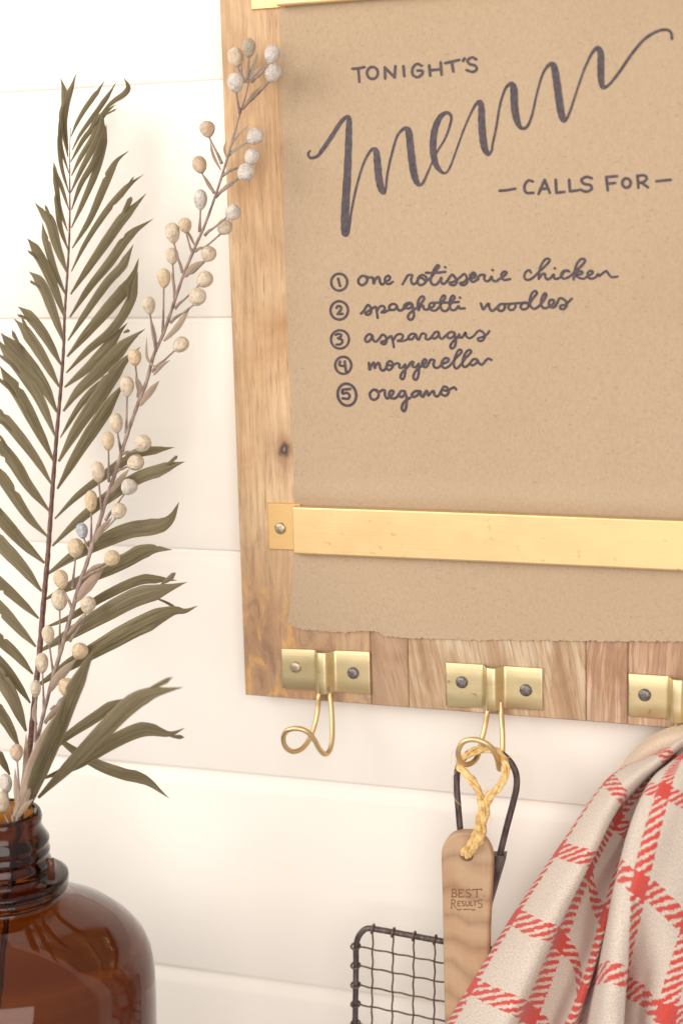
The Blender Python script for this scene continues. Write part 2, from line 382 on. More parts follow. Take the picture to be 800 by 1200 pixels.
# ------------------------------------------------------------------ the menu board
BF = -.020                                  # front face of the board
BX0, BZ0 = -.0671, -.1276
board = empty('menu_board', 'wooden board of upright planks with brass rails and wire hooks, on the white wall', 'menu board')
seams = [BX0, P(434.5, 800, BF)[0], P(478.5, 800, BF)[0], P(686, 800, BF)[0], P(735, 800, BF)[0], P(850, 800, BF)[0], .345, .42]
mats = [M_WOOD_L, M_WOOD_R, M_WOOD_P, M_WOOD_Q, M_WOOD_Q, M_WOOD_P, M_WOOD_L]
for i in range(len(seams) - 1):
    dz = random.uniform(-.0002, .0002) if i else 0
    extr_box('plank', seams[i] + .00012, seams[i + 1] - .00012, 0.0, BF + (0 if i == 0 else random.uniform(0, .0002)), BZ0 + dz, .405, mats[i], board, .0007)

def rail(zb, zt, xl, tabx, tabz0, tabz1, riv):
    r = obj('brass_rail', *rail_geo(xl, .40, zb, zt), M_RAIL, board, smooth=False)
    extr_box('end_tab', tabx, xl + .004, BF, BF - .0018, tabz0, tabz1, M_TAB, r, .0005)
    dome('rivet', (riv[0], BF - .0018, riv[1]), .0040, .0020, M_RIVB, r)
    return r
def rail_geo(x0, x1, zb, zt):
    yf = BF - .0075; prof = [(BF - .0030, zb), (yf + .0012, zb), (yf + .0003, zb + .0004), (yf, zb + .0012), (yf, zt - .0012), (yf + .0003, zt - .0004), (yf + .0012, zt), (BF - .0030, zt)]
    vs_, fs = [], []; xs = [x0, x0 + .0006] + list(np.linspace(x0 + .02, x1, 16)); n = len(prof)
    for j, x in enumerate(xs):
        for (y, z) in prof:
            vs_.append((x, y + (.0006 if j == 0 else .0002 * math.sin(x * 23)) , z + .00025 * math.sin(x * 14 + z * 40)))
    for a in range(len(xs) - 1):
        for k in range(n - 1): fs.append((a * n + k, (a + 1) * n + k, (a + 1) * n + k + 1, a * n + k + 1))
        fs.append((a * n + n - 1, (a + 1) * n + n - 1, (a + 1) * n, a * n))
    fs.append(tuple(range(n))[::-1]); fs.append(tuple((len(xs) - 1) * n + k for k in range(n)))
    return vs_, fs
RY = BF - .0075
a1, a2 = P(342, 594, RY), P(344, 649, RY)
t1, t2 = P(313, 589, BF - .0018), P(314.6, 643.5, BF - .0018); rv = P(328.4, 619, BF - .0018)
rail(a2[2], a1[2], (a1[0] + a2[0]) / 2, t1[0], t2[2], t1[2], (rv[0], rv[2]))
b1 = P(323.5, 7, RY); t3 = P(294, 11.5, BF - .0018)
rail(b1[2], b1[2] + (a1[2] - a2[2]), b1[0], t3[0], t3[2], t3[2] + (t1[2] - t2[2]), (rv[0] - .001, t3[2] + .016))

# coat hooks
def hook_plate(corners, bx0, bx1):
    """brass strap with a raised middle; corners TL TR BR BL in photo, bx fractions of the raised middle"""
    c = [P(x, y, BF - .001) for x, y in corners]
    x0 = (c[0][0] + c[3][0]) / 2; x1 = (c[1][0] + c[2][0]) / 2
    zt0, zt1, zb1, zb0 = c[0][2], c[1][2], c[2][2], c[3][2]
    H = .0066; prof = []
    for f in np.linspace(0, 1, 61):
        y = 0.0
        if bx0 < f < bx1:
            g_ = (f - bx0) / (bx1 - bx0)
            ramp_ = min(1, min(g_, 1 - g_) / .34); s_ = ramp_ * ramp_ * (3 - 2 * ramp_)
            y = H * s_ + (.0012 * math.sin(math.pi * g_))
        y += .0004 * abs(f - .5)
        prof.append((f, y))
    vs_, fs = [], []; th = .0011
    zs = [0, .02, .33, .66, .98, 1]
    for side in (0, 1):
        for f, y in prof:
            for zf in zs:
                x = x0 + (x1 - x0) * f
                zt = zt0 + (zt1 - zt0) * f; zb = zb0 + (zb1 - zb0) * f
                # the raised middle dips a little at the top as in the photograph
                e = .0003 if zf in (0, 1) and side == 0 else 0
                vs_.append((x, BF - .0003 - y - (th - e if side == 0 else 0), zb + (zt - zb) * zf))
    n, m_ = len(prof), len(zs); N = n * m_
    for i in range(n - 1):
        for j in range(m_ - 1):
            a = i * m_ + j; fs.append((a, a + m_, a + m_ + 1, a + 1)); fs.append((N + a + 1, N + a + m_ + 1, N + a + m_, N + a))
        a = i * m_; fs.append((N + a, N + a + m_, a + m_, a)); a = i * m_ + m_ - 1; fs.append((a, a + m_, N + a + m_, N + a))
    for i in (0, n - 1):
        for j in range(m_ - 1):
            a = i * m_ + j; q = (a, a + 1, N + a + 1, N + a); fs.append(q if i == 0 else q[::-1])
    return vs_, fs
def hook(corners, rivs, wire, mats_):
    h = obj('coat_hook', *hook_plate(corners, .385, .615), M_PLATE, board)
    for (x, y), mt in zip(rivs, mats_):
        c = P(x, y, BF - .0016); dome('rivet', c, .0041, .0022, mt, h)
    pts = [P(x, y, -d) for x, y, d in cat(wire, 8)]
    tube('wire_hook', pts, .00175, M_WIRE, h, 12)
    return h
def zoomed(pts, ox, oy, s): return [(ox + p[0] / s, oy + p[1] / s, *p[2:]) for p in pts]
w1 = zoomed([(372, 360, .0235), (362, 440, .0248), (356, 520, .030), (337, 620, .034), (300, 720, .040), (250, 785, .047), (190, 805, .054), (142, 775, .060), (125, 715, .064), (150, 665, .066), (220, 650, .066), (285, 672, .064), (332, 725, .060), (368, 790, .054), (405, 822, .048), (438, 790, .042), (453, 700, .036), (450, 560, .029), (438, 440, .0248), (430, 360, .0235)], 310, 740, 5.714)
w2 = zoomed([(388, 330, .0235), (378, 400, .0248), (364, 480, .030), (338, 590, .036), (318, 670, .044), (285, 712, .052), (240, 725, .058), (203, 695, .062), (195, 640, .065), (225, 585, .066), (290, 568, .066), (360, 588, .065), (415, 635, .062), (440, 700, .056), (450, 752, .048), (464, 735, .042), (472, 640, .035), (470, 500, .030), (463, 400, .0248), (457, 330, .0235)], 500, 760, 5.333)
dx3 = 222
w3 = [(x + dx3, y + 13 + max(0, y - 860) * .8, min(d, .033)) for x, y, d in w2]
hook([(329.6, 760), (433, 763.6), (434, 813.5), (331, 806.5)], [(346.4, 781.5), (413.6, 788.6)], w1, (M_RIVB, M_RIV))
hook([(522, 776), (636, 783), (635, 832), (522.5, 827.5)], [(540.7, 799.4), (615.7, 808.8)], w2, (M_RIV, M_RIV))
hook([(736, 789), (856, 797), (855, 848), (735.5, 839)], [(754.7, 814.4), (834, 823)], w3, (M_RIV, M_RIV))

# ------------------------------------------------------------------ the paper sheet
zr = (a1[2] + a2[2]) / 2                     # height of the lower rail
def ypap(x, z):
    y = BF - .0006
    d = z - a1[2]
    if d > 0: y -= .0020 * math.exp(-((d - .009) / .007) ** 2)
    d = a2[2] - z
    if d > 0: y -= .0003 + .035 * max(0, d) ** 1.35
    return y - .0003 * math.sin(x * 31 + 1) * (1 if z < a2[2] else .6)
xl_pts = [(.36, P(328, 0, BF)[0]), (P(328, 10, BF)[2], P(328, 10, BF)[0]), (P(334, 300, BF)[2], P(334, 300, BF)[0]), (P(346, 590, BF)[2], P(346, 590, BF)[0]), (a2[2], P(344, 650, BF)[0]), (P(343, 685, BF)[2], P(342.5, 685, BF)[0]), (P(337, 735, BF)[2], P(337, 735, BF)[0]), (-.2, P(335, 760, BF)[0])]
zz_, xx_ = zip(*sorted(xl_pts))
def pleft(z): return float(np.interp(z, zz_, xx_))
bot = [(337, 733), (352, 738), (398, 741.5), (443, 740), (449, 746), (476, 748.5), (560, 751), (680, 752), (800, 752), (900, 753)]
bw = [(P(x, y, BF - .003)[0], P(x, y, BF - .003)[2]) for x, y in bot]
rng = np.random.RandomState(3); NXP = 460
tear = np.convolve(rng.randn(NXP + 1), np.ones(2) / 2, 'same') * .00042 + np.convolve(rng.randn(NXP + 1), np.ones(10) / 10, 'same') * .0004
vs_, fs = [], []; zl = list(np.linspace(.36, a1[2] + .05, 20)) + list(np.linspace(a1[2] + .047, a1[2], 18)) + [a2[2]]
NB = 14; R_ = len(zl) + NB
for i in range(NXP + 1):
    u = i / NXP
    zbot = None
    for it in range(2):
        x = pleft(zbot if zbot is not None else -.1) * (1 - u) + .30 * u
        zbot = float(np.interp(x, [q[0] for q in bw], [q[1] for q in bw])) + tear[i]
    for z in zl + [a2[2] + (zbot - a2[2]) * k / NB for k in range(1, NB + 1)]:
        x = pleft(z) * (1 - u) + .30 * u
        vs_.append((x, ypap(x, z), z))
for i in range(NXP):
    for j in range(R_ - 1):
        a = i * R_ + j; fs.append((a, a + 1, a + R_ + 1, a + R_))
paper = obj('paper_sheet', vs_, fs, M_PAPER)
tag(paper, 'brown kraft paper sheet with handwritten dinner menu, torn bottom edge, under the brass rails', 'paper')

# ink strokes
kk = [0]
def strokes(name, lst, ox, oy, s, wd):
    V_, F_ = [], []
    for st_ in lst:
        pts = [(ox + p[0] / s, oy + p[1] / s, (p[2] / s if len(p) > 2 else wd)) for p in st_]
        c = cat(pts, 6 if len(pts) > 2 else 3)
        n = len(c)
        quad0 = len(V_)
        def put(px, py):
            kk[0] += 1
            q = P(px, py, BF - .001); y = ypap(q[0], q[2]) - .00016 - (kk[0] % 600) * 4e-7
            q = P(px, py, y); V_.append((q[0], y, q[2]))
        L = []
        for i in range(n):
            d = c[min(i + 1, n - 1), :2] - c[max(i - 1, 0), :2]; d = d / (np.linalg.norm(d) + 1e-9)
            nr = np.array([-d[1], d[0]]); hw = c[i, 2] / 2 * (1 + .05 * math.sin(i * 1.7))
            if i == 0 or i == n - 1:
                sg = -1 if i == 0 else 1; row = []
                for (a, r) in ((.93, .5), (.7, .85)):
                    row.append((c[i, :2] + d * sg * hw * a + nr * hw * (1 - a ** 2) ** .5, c[i, :2] + d * sg * hw * a - nr * hw * (1 - a ** 2) ** .5))
                if i == 0: L += row + [(c[i, :2] + nr * hw, c[i, :2] - nr * hw)]
                else: L += [(c[i, :2] + nr * hw, c[i, :2] - nr * hw)] + row[::-1]
            else: L.append((c[i, :2] + nr * hw, c[i, :2] - nr * hw))
        for p_, q_ in L: put(*p_); put(*q_)
        for i in range(len(L) - 1):
            a = quad0 + 2 * i; F_.append((a, a + 1, a + 3, a + 2))
    return obj(name, V_, F_, M_INK, paper)
def ell(cx, cy, rx, ry, tilt=0, over=.06, ph=-1.5):
    out = []
    for k in range(19):
        a = ph + 2 * math.pi * k / 18 * (1 + over); x, y = rx * math.cos(a), ry * math.sin(a)
        out.append((cx + x * math.cos(tilt) - y * math.sin(tilt), cy + x * math.sin(tilt) + y * math.cos(tilt)))
    return out
strokes('lettering', [[(60, 97), (95, 94), (125, 88)], [(93, 95), (95, 130), (98, 168)], ell(170, 120, 30, 33), [(240, 150), (238, 88)], [(238, 90), (292, 145)], [(292, 145), (296, 82)], [(340, 82), (345, 138)],
    [(441, 80), (415, 70), (392, 92), (391, 128), (418, 143), (443, 127), (444, 108), (418, 107)], [(482, 78), (488, 135)], [(484, 106), (548, 99)], [(545, 62), (550, 130)], [(570, 66), (648, 48)], [(606, 58), (615, 112)], [(677, 40), (668, 54)],
    [(741, 45), (718, 34), (694, 50), (704, 70), (736, 80), (744, 100), (722, 114), (688, 104)]], 400, 60, 4.706, 3.2)
strokes('lettering', [[(52, 117), (84, 114), (115, 108)], [(187, 79), (168, 75), (153, 98), (160, 124), (189, 125)], [(210, 130), (235, 72)], [(235, 72), (256, 125)], [(217, 110), (250, 107)], [(280, 72), (283, 125)], [(283, 125), (316, 121)], [(335, 72), (338, 119)], [(338, 119), (371, 115)],
    [(427, 66), (406, 60), (385, 72), (395, 88), (421, 94), (426, 110), (404, 120), (380, 112)], [(486, 60), (492, 115)], [(487, 61), (530, 57)], [(490, 88), (522, 85)], ell(568, 85, 17, 19), [(613, 55), (617, 105)], [(613, 56), (640, 54), (651, 67), (637, 81), (617, 85)], [(630, 84), (656, 103)], [(690, 78), (720, 75), (748, 72)]], 570, 190, 3.478, 3.3)
M1 = [(46, 545, 8), (38, 558, 10), (48, 574, 12), (75, 567, 13), (95, 543, 17), (130, 492, 18), (170, 430, 17), (193, 408, 16), (204, 412, 18), (204, 440, 24), (202, 520, 28), (197, 650, 31), (189, 780, 33), (188, 860, 33), (190, 884, 26), (202, 870, 12), (214, 790, 9), (235, 690, 9), (262, 600, 9), (288, 550, 11), (304, 538, 16), (315, 550, 24), (320, 600, 29), (326, 660, 29), (335, 700, 27), (345, 716, 16), (353, 700, 9), (360, 640, 9), (375, 570, 9), (398, 490, 9), (420, 460, 12), (436, 454, 18), (447, 470, 27), (455, 540, 29), (465, 620, 29), (476, 665, 25), (490, 684, 14), (507, 672, 10), (530, 620, 8), (560, 555, 8), (598, 490, 9), (618, 430, 11), (619, 402, 12), (602, 390, 15), (575, 408, 22), (553, 460, 27), (546, 530, 28), (554, 590, 25), (573, 624, 17), (595, 636, 10), (615, 612, 9), (640, 545, 8), (670, 462, 8), (700, 392, 9), (722, 354, 13), (738, 346, 18), (743, 370, 26), (744, 430, 29), (750, 500, 30), (758, 540, 26), (772, 560, 14), (786, 540, 9)]
M2 = [(55, 500, 9), (70, 430, 9), (84, 345, 9), (103, 285, 10), (120, 264, 14), (133, 264, 22), (139, 290, 29), (141, 350, 29), (150, 400, 26), (165, 432, 15), (190, 428, 11), (210, 380, 9), (228, 300, 8), (250, 225, 9), (272, 190, 13), (289, 184, 20), (298, 205, 27), (308, 270, 29), (318, 345, 29), (327, 392, 25), (337, 406, 12), (355, 375, 9), (380, 300, 8), (410, 212, 8), (438, 150, 10), (458, 124, 15), (470, 124, 21), (478, 145, 26), (478, 190, 28), (479, 240, 26), (486, 274, 18), (510, 264, 11), (550, 215, 12), (600, 142, 12), (650, 85, 12), (700, 55, 12), (735, 50, 12), (752, 62, 11), (755, 84, 12)]
full = zoomed(M1, 350, 20, 3.478); full = [(x, y, wq / 3.478) for x, y, wq in full] + [(560 + x / 3.3333, 20 + y / 3.3333, wq / 3.3333) for x, y, wq in M2]
strokes('lettering', [full], 0, 0, 1, 3)
def abs_(l, ox, oy, s): return [[(ox + p[0] / s, oy + p[1] / s) for p in q] for q in l]
R1 = lambda l: abs_(l, 380, 310, 8); R2 = lambda l: abs_(l, 460, 300, 8); R3 = lambda l: abs_(l, 550, 290, 8); R4 = lambda l: abs_(l, 630, 290, 8); R5 = lambda l: abs_(l, 380, 380, 8); R6 = lambda l: abs_(l, 480, 370, 6.667)
def dot(x, y): return [(x - 2, y - 2), (x + 3, y + 3)]
line1 = R1([ell(138, 165, 75, 79), [(128, 132), (135, 165), (146, 200)],
    [(378, 108), (348, 108), (320, 138), (319, 172), (348, 194), (385, 175), (401, 138), (385, 112), (415, 122), (450, 122), (456, 150), (460, 180), (473, 142), (497, 117), (513, 128), (520, 165), (540, 188), (570, 165), (605, 143), (614, 118), (594, 105), (568, 128), (570, 165), (600, 184), (640, 162)]]) + \
  R2([[(90, 266), (112, 228), (133, 192), (148, 178), (181, 182), (172, 215), (175, 248), (195, 265), (225, 243), (240, 200), (275, 178), (308, 195), (315, 228), (290, 262), (257, 273), (233, 253), (236, 215), (268, 205), (300, 226), (333, 222), (365, 190), (402, 140), (432, 98), (415, 88), (390, 120), (365, 180), (353, 230), (368, 264), (400, 270), (432, 240), (455, 203), (450, 240), (473, 262), (505, 237), (535, 193), (556, 175), (572, 190), (590, 215), (598, 240), (577, 272), (540, 268), (530, 250), (560, 245), (605, 218), (640, 190), (668, 168), (685, 185), (695, 220), (695, 250), (670, 272), (640, 270), (632, 252), (662, 245), (700, 215), (750, 208), (778, 182), (755, 170), (730, 190), (725, 222), (752, 242), (800, 218)], [(310, 157), (400, 158), (490, 148)], dot(490, 105)]) + \
  R3([[(0, 258), (35, 255), (48, 243), (28, 236), (6, 262), (6, 305), (35, 322), (70, 295), (92, 262), (115, 256), (141, 262), (133, 290), (150, 315), (180, 310), (205, 272), (210, 300), (240, 318), (275, 298), (330, 258), (343, 235), (322, 226), (298, 250), (300, 285), (325, 305), (377, 295)], dot(212, 212),
    [(572, 236), (558, 213), (530, 225), (512, 258), (516, 290), (545, 305), (590, 285), (640, 237), (700, 180), (745, 130), (737, 106), (705, 113), (672, 160), (652, 220), (645, 295)]]) + \
  R4([[(8, 292), (25, 265), (48, 245), (63, 250), (66, 275), (85, 300), (118, 285), (145, 252), (146, 276), (162, 295), (200, 285), (222, 262), (240, 232), (270, 216), (292, 226)], dot(155, 195), [(282, 222), (250, 216), (220, 240), (216, 272), (240, 292), (280, 280), (322, 250), (350, 222), (392, 185), (435, 135), (432, 110), (400, 110), (365, 150), (345, 210), (331, 300)], [(335, 262), (370, 228), (408, 225), (408, 246), (358, 262), (385, 285), (425, 293), (455, 275), (492, 255), (512, 235), (495, 218), (467, 235), (465, 270), (487, 292), (530, 285), (562, 250), (570, 268), (600, 245), (638, 222), (658, 248), (690, 278), (742, 272)]])
strokes('lettering', line1, 0, 0, 1, 2.9)
line2 = R1([ell(138, 430, 82, 86), [(112, 406), (125, 390), (148, 392), (156, 412), (143, 438), (122, 464)], [(122, 464), (170, 462)],
    [(342, 460), (370, 430), (404, 380), (430, 400), (436, 432), (426, 462), (398, 472), (382, 458), (405, 440), (445, 415), (478, 396), (488, 430), (498, 500)], [(490, 440), (515, 398), (545, 388), (565, 408), (555, 432), (532, 448), (565, 447), (605, 425), (650, 425), (678, 395), (655, 370), (622, 375), (605, 400), (615, 428)], [(678, 395), (690, 422), (720, 430), (755, 402), (782, 372), (815, 372)]]) + \
  R2([[(35, 465), (45, 500), (72, 512), (108, 488), (150, 492), (182, 465), (165, 440), (128, 446), (105, 468), (110, 490)], [(182, 455), (192, 510), (196, 565), (170, 598), (142, 582), (150, 545), (195, 505), (235, 475), (275, 430), (293, 396), (275, 378), (247, 400), (232, 450), (240, 508)], [(240, 500), (262, 470), (284, 466), (290, 495), (318, 503), (345, 488), (378, 475), (388, 450), (358, 440), (340, 465), (350, 498), (385, 513), (420, 495), (460, 440), (490, 390), (476, 369), (451, 400), (442, 450), (458, 503), (490, 517), (520, 495), (550, 430), (578, 392), (562, 371), (540, 400), (530, 460), (545, 502), (582, 505), (615, 470), (625, 492), (672, 490)], dot(628, 390), [(375, 440), (450, 436), (540, 436), (618, 430)]]) + \
  R3([[(103, 525), (125, 580), (150, 550), (176, 526), (182, 560), (205, 595), (245, 572), (270, 545), (300, 528), (328, 545), (320, 580), (295, 596), (268, 586), (266, 555), (290, 530), (340, 530), (385, 528), (420, 528), (428, 555), (408, 582), (378, 586), (360, 562), (380, 532), (420, 525), (480, 520), (530, 516), (548, 530), (545, 560), (520, 578), (490, 578), (475, 552), (500, 522), (545, 525)], [(548, 545), (590, 480), (628, 430), (612, 408), (582, 430), (562, 490), (566, 545), (600, 575), (640, 556), (690, 500), (716, 448), (703, 430), (680, 460), (666, 520), (680, 560), (712, 570), (745, 550), (780, 530), (785, 495), (755, 492), (740, 520), (750, 555), (790, 560), (820, 520)]]) + \
  R4([[(178, 518), (200, 477), (232, 482), (264, 512), (264, 550), (235, 578), (207, 570), (212, 545), (250, 538), (285, 510), (315, 480)]])
strokes('lettering', line2, 0, 0, 1, 2.9)
line3 = R5([ell(145, 142, 84, 86), [(104, 100), (130, 90), (155, 98), (150, 118), (125, 132), (155, 140), (167, 160), (150, 187), (113, 190)],
    [(448, 108), (420, 92), (388, 118), (380, 148), (400, 166), (430, 145), (448, 110), (455, 148), (482, 162), (512, 135), (540, 98), (568, 110), (582, 148), (565, 185), (538, 182), (532, 165), (565, 155), (600, 125), (625, 112), (640, 160), (650, 215)], [(645, 150), (675, 102), (712, 92), (735, 110), (718, 142), (683, 156), (745, 155), (790, 130)]]) + \
  R6([[(45, 145), (18, 140), (-8, 158), (-10, 182), (18, 182), (45, 148), (55, 178), (70, 185), (85, 150), (102, 138), (124, 150), (122, 178), (145, 185), (172, 160), (195, 130), (220, 126), (224, 148), (200, 175), (175, 175), (172, 155)], [(222, 130), (230, 165), (250, 180), (280, 155), (310, 130), (342, 130), (348, 145), (325, 172), (298, 172), (290, 152)], [(345, 135), (357, 190), (350, 238), (326, 256), (314, 237), (335, 202), (368, 172), (385, 145), (386, 168), (408, 168), (433, 132), (440, 160), (465, 176), (500, 155), (535, 118), (565, 125), (585, 158), (570, 190), (540, 197), (530, 178), (568, 165), (600, 145), (620, 120)]])
strokes('lettering', line3, 0, 0, 1, 2.8)
line4 = R5([ell(176, 385, 75, 80), [(145, 350), (142, 385), (192, 392)], [(190, 348), (193, 390), (202, 440)],
    [(415, 362), (422, 428), (435, 395), (458, 360), (468, 375), (470, 412), (480, 385), (503, 362), (516, 378), (522, 415), (545, 434), (575, 412), (588, 365), (615, 345), (640, 368), (635, 405), (605, 430), (580, 408), (592, 385), (635, 385), (678, 366), (702, 376), (700, 402), (725, 408), (755, 376)], [(755, 376), (757, 430), (748, 492), (730, 516), (711, 495), (728, 452), (768, 412), (800, 378)]]) + \
  R6([[(-12, 390), (8, 363), (26, 362), (20, 392), (42, 402), (68, 375)], [(68, 375), (70, 430), (62, 478), (45, 501), (26, 482), (38, 442), (72, 405), (112, 378), (128, 352), (115, 340), (98, 358), (98, 390), (125, 402), (148, 368), (162, 343), (190, 350), (182, 380), (195, 405), (225, 402), (250, 378), (292, 360), (300, 338), (278, 330), (252, 355), (247, 388), (272, 409), (310, 390), (360, 330), (402, 285), (390, 264), (365, 290), (345, 350), (345, 395), (365, 412), (398, 380), (435, 330), (477, 285), (462, 267), (432, 293), (411, 350), (411, 388), (432, 401), (465, 375), (492, 342), (522, 342), (518, 368), (490, 388), (470, 378)], [(525, 345), (540, 372), (562, 382), (590, 352), (610, 335), (635, 345)]])
strokes('lettering', line4, 0, 0, 1, 2.9)
line5 = R5([ell(210, 660, 86, 104, -.2), [(240, 606), (170, 614)], [(170, 614), (170, 650), (210, 643), (236, 668), (220, 698), (170, 695)],
    [(485, 615), (452, 617), (425, 650), (435, 693), (465, 708), (500, 685), (505, 645), (480, 618), (515, 632), (545, 616), (566, 625), (565, 655), (580, 692), (605, 688), (640, 652), (643, 628), (618, 624), (603, 658), (620, 690), (662, 693), (695, 660), (715, 628), (748, 628), (752, 650), (728, 680), (702, 675), (697, 652)],
    [(750, 632), (768, 690), (765, 770), (747, 815), (724, 792), (735, 742), (775, 705), (800, 690)]]) + \
  R6([[(75, 590), (42, 590), (15, 615), (28, 635), (58, 620), (80, 590), (85, 620), (103, 632), (118, 600), (132, 588), (142, 622), (165, 600), (185, 588), (192, 620), (215, 630), (240, 598), (262, 556), (290, 562), (303, 595), (280, 625), (247, 612), (248, 580), (285, 585), (325, 568), (345, 560), (360, 576)]])
strokes('lettering', line5, 0, 0, 1, 3.1)

# ------------------------------------------------------------------ the amber bottle
YB = -.190
xc = P(4, 1000, YB)[0]
prof_px = [(44.5, 948.5, 0), (46.5, 954, 0), (46, 958, 0), (45, 962, 0), (48.5, 970, 0), (54.2, 978, 0), (54.6, 981, 0), (52.6, 984.5, 0), (52.6, 986, 0), (55.2, 990, 0), (55.2, 993, 0), (53, 996.5, 0), (53.2, 998, 0), (56.2, 1002, 0), (56.6, 1006, 0), (55.2, 1010, 0), (55.6, 1016, 0), (57, 1019, 0), (70, 1020, 0), (75.5, 1022.5, 0), (76.5, 1026, 0), (73, 1028.5, 0), (76, 1032, 0), (75.5, 1036, 0), (70, 1038.5, 0), (66, 1041, 0), (70, 1045, 0), (86, 1052, 0), (106, 1061, 0), (129, 1074, 0), (150, 1092, 0), (164, 1111, 0), (172, 1131, 0), (176, 1155, 0), (178, 1185, 0), (179, 1230, 0), (179, 1500, 0), (176, 1525, 0), (165, 1540, 0), (120, 1545, 0)]
out_ = []
for px, py, _ in prof_px:
    py2 = py + np.interp(py, [948, 1010, 1040, 1060, 1090, 1130, 1190], [9, 13, 14, 20, 22, 18, 10])
    q = P(px, py, YB); out_.append(((q[0] - xc) * .925, P(px, py2, YB)[2]))
rz = []
for i in range(len(out_) - 1):
    (r0, z0), (r1, z1) = out_[i], out_[i + 1]
    rz.append((r0, z0))
rz.append(out_[-1])
inner = []
for i, (r, z) in enumerate(rz):
    if z > P(70, 1043, YB)[2]: inner.append((min(r, rz[4][0]) - .0045, z))
    else: inner.append((max(r - .0044, .004), z - .0026 if z > P(0, 1100, YB)[2] else z + (0 if z > P(0, 1490, YB)[2] else .006)))
zi = []; last = 9
for r, z in inner:
    if z < last - 1e-5 and not (len(zi) > 3 and r < .003): zi.append((r, z)); last = z
loop = [(.001, rz[-1][1] + .004)] + rz[::-1] + [(rz[0][0] - .0012, rz[0][1] + .0012), (rz[0][0] - .0032, rz[0][1] + .0008)] + zi + [(.001, zi[-1][1])]
SEG = 96; vs_, fs = [], []
for r, z in loop:
    for k in range(SEG):
        a = 2 * math.pi * k / SEG; vs_.append((r * math.cos(a), r * math.sin(a), z))
n = len(loop)
for i in range(n - 1):
    for k in range(SEG): fs.append((i * SEG + k, i * SEG + (k + 1) % SEG, (i + 1) * SEG + (k + 1) % SEG, (i + 1) * SEG + k))
fs.append(tuple(range(SEG))[::-1]); fs.append(tuple((n - 1) * SEG + k for k in range(SEG)))
bottle = empty('glass_bottle', 'big round amber glass bottle with ridged neck, holding the dried stems', 'bottle')
body = obj('bottle_body', vs_, fs, M_GLASS, bottle, loc=(xc, YB, 0))
ear = P(61, 1008, YB)
m = NT('dark_amber'); m.set(Base_Color=(.10, .035, .015), Roughness=.12, Transmission_Weight=.15); M_DAMB = m.m
vs_, fs = tube_geo([P(57, 1010, YB - .003), P(60, 1008.5, YB - .003), P(60.5, 1014, YB - .003), P(60.5, 1030, YB - .003)], .0024, 12)
obj('neck_lug', vs_, fs, M_DAMB, bottle)

# ------------------------------------------------------------------ palm frond
palm = empty('palm_frond', 'tall dried olive brown palm frond standing in the amber bottle', 'palm frond')
def pdepth(x, y):
    """how far the plants stand off the wall: from the bottle's neck to nearly the wall"""
    return float(np.interp(y, [80, 300, 600, 850, 960, 1100], [.030, .040, .066, .130, .184, .190]))
rach = [(83, 150, .5), (82, 175, .7), (82, 200, 1.1), (82, 260, 1.7), (80.5, 300, 2.0), (78, 340, 2.3), (76, 370, 2.6), (75, 405, 2.9), (72, 450, 3.2), (68, 495, 3.5), (64, 545, 3.9), (60, 600, 4.2), (56.5, 650, 4.5), (52, 700, 4.8), (47, 760, 5.0), (42, 810, 5.1), (37, 860, 5.2), (30, 920, 5.2), (20, 985, 5.2), (8, 1080, 5.0), (-3, 1190, 4.8), (-10, 1290, 4.5)]
c = cat(rach, 8); pts, rad = [], []
for i, (x, y, wd) in enumerate(c):
    pts.append(P(x, y, -pdepth(x, y))); rad.append(max(.5, wd) / 2 * .00076 * (1 + .10 * math.sin(i * 2.1)))
tube('rachis', pts, rad, M_RACH, palm, 8)
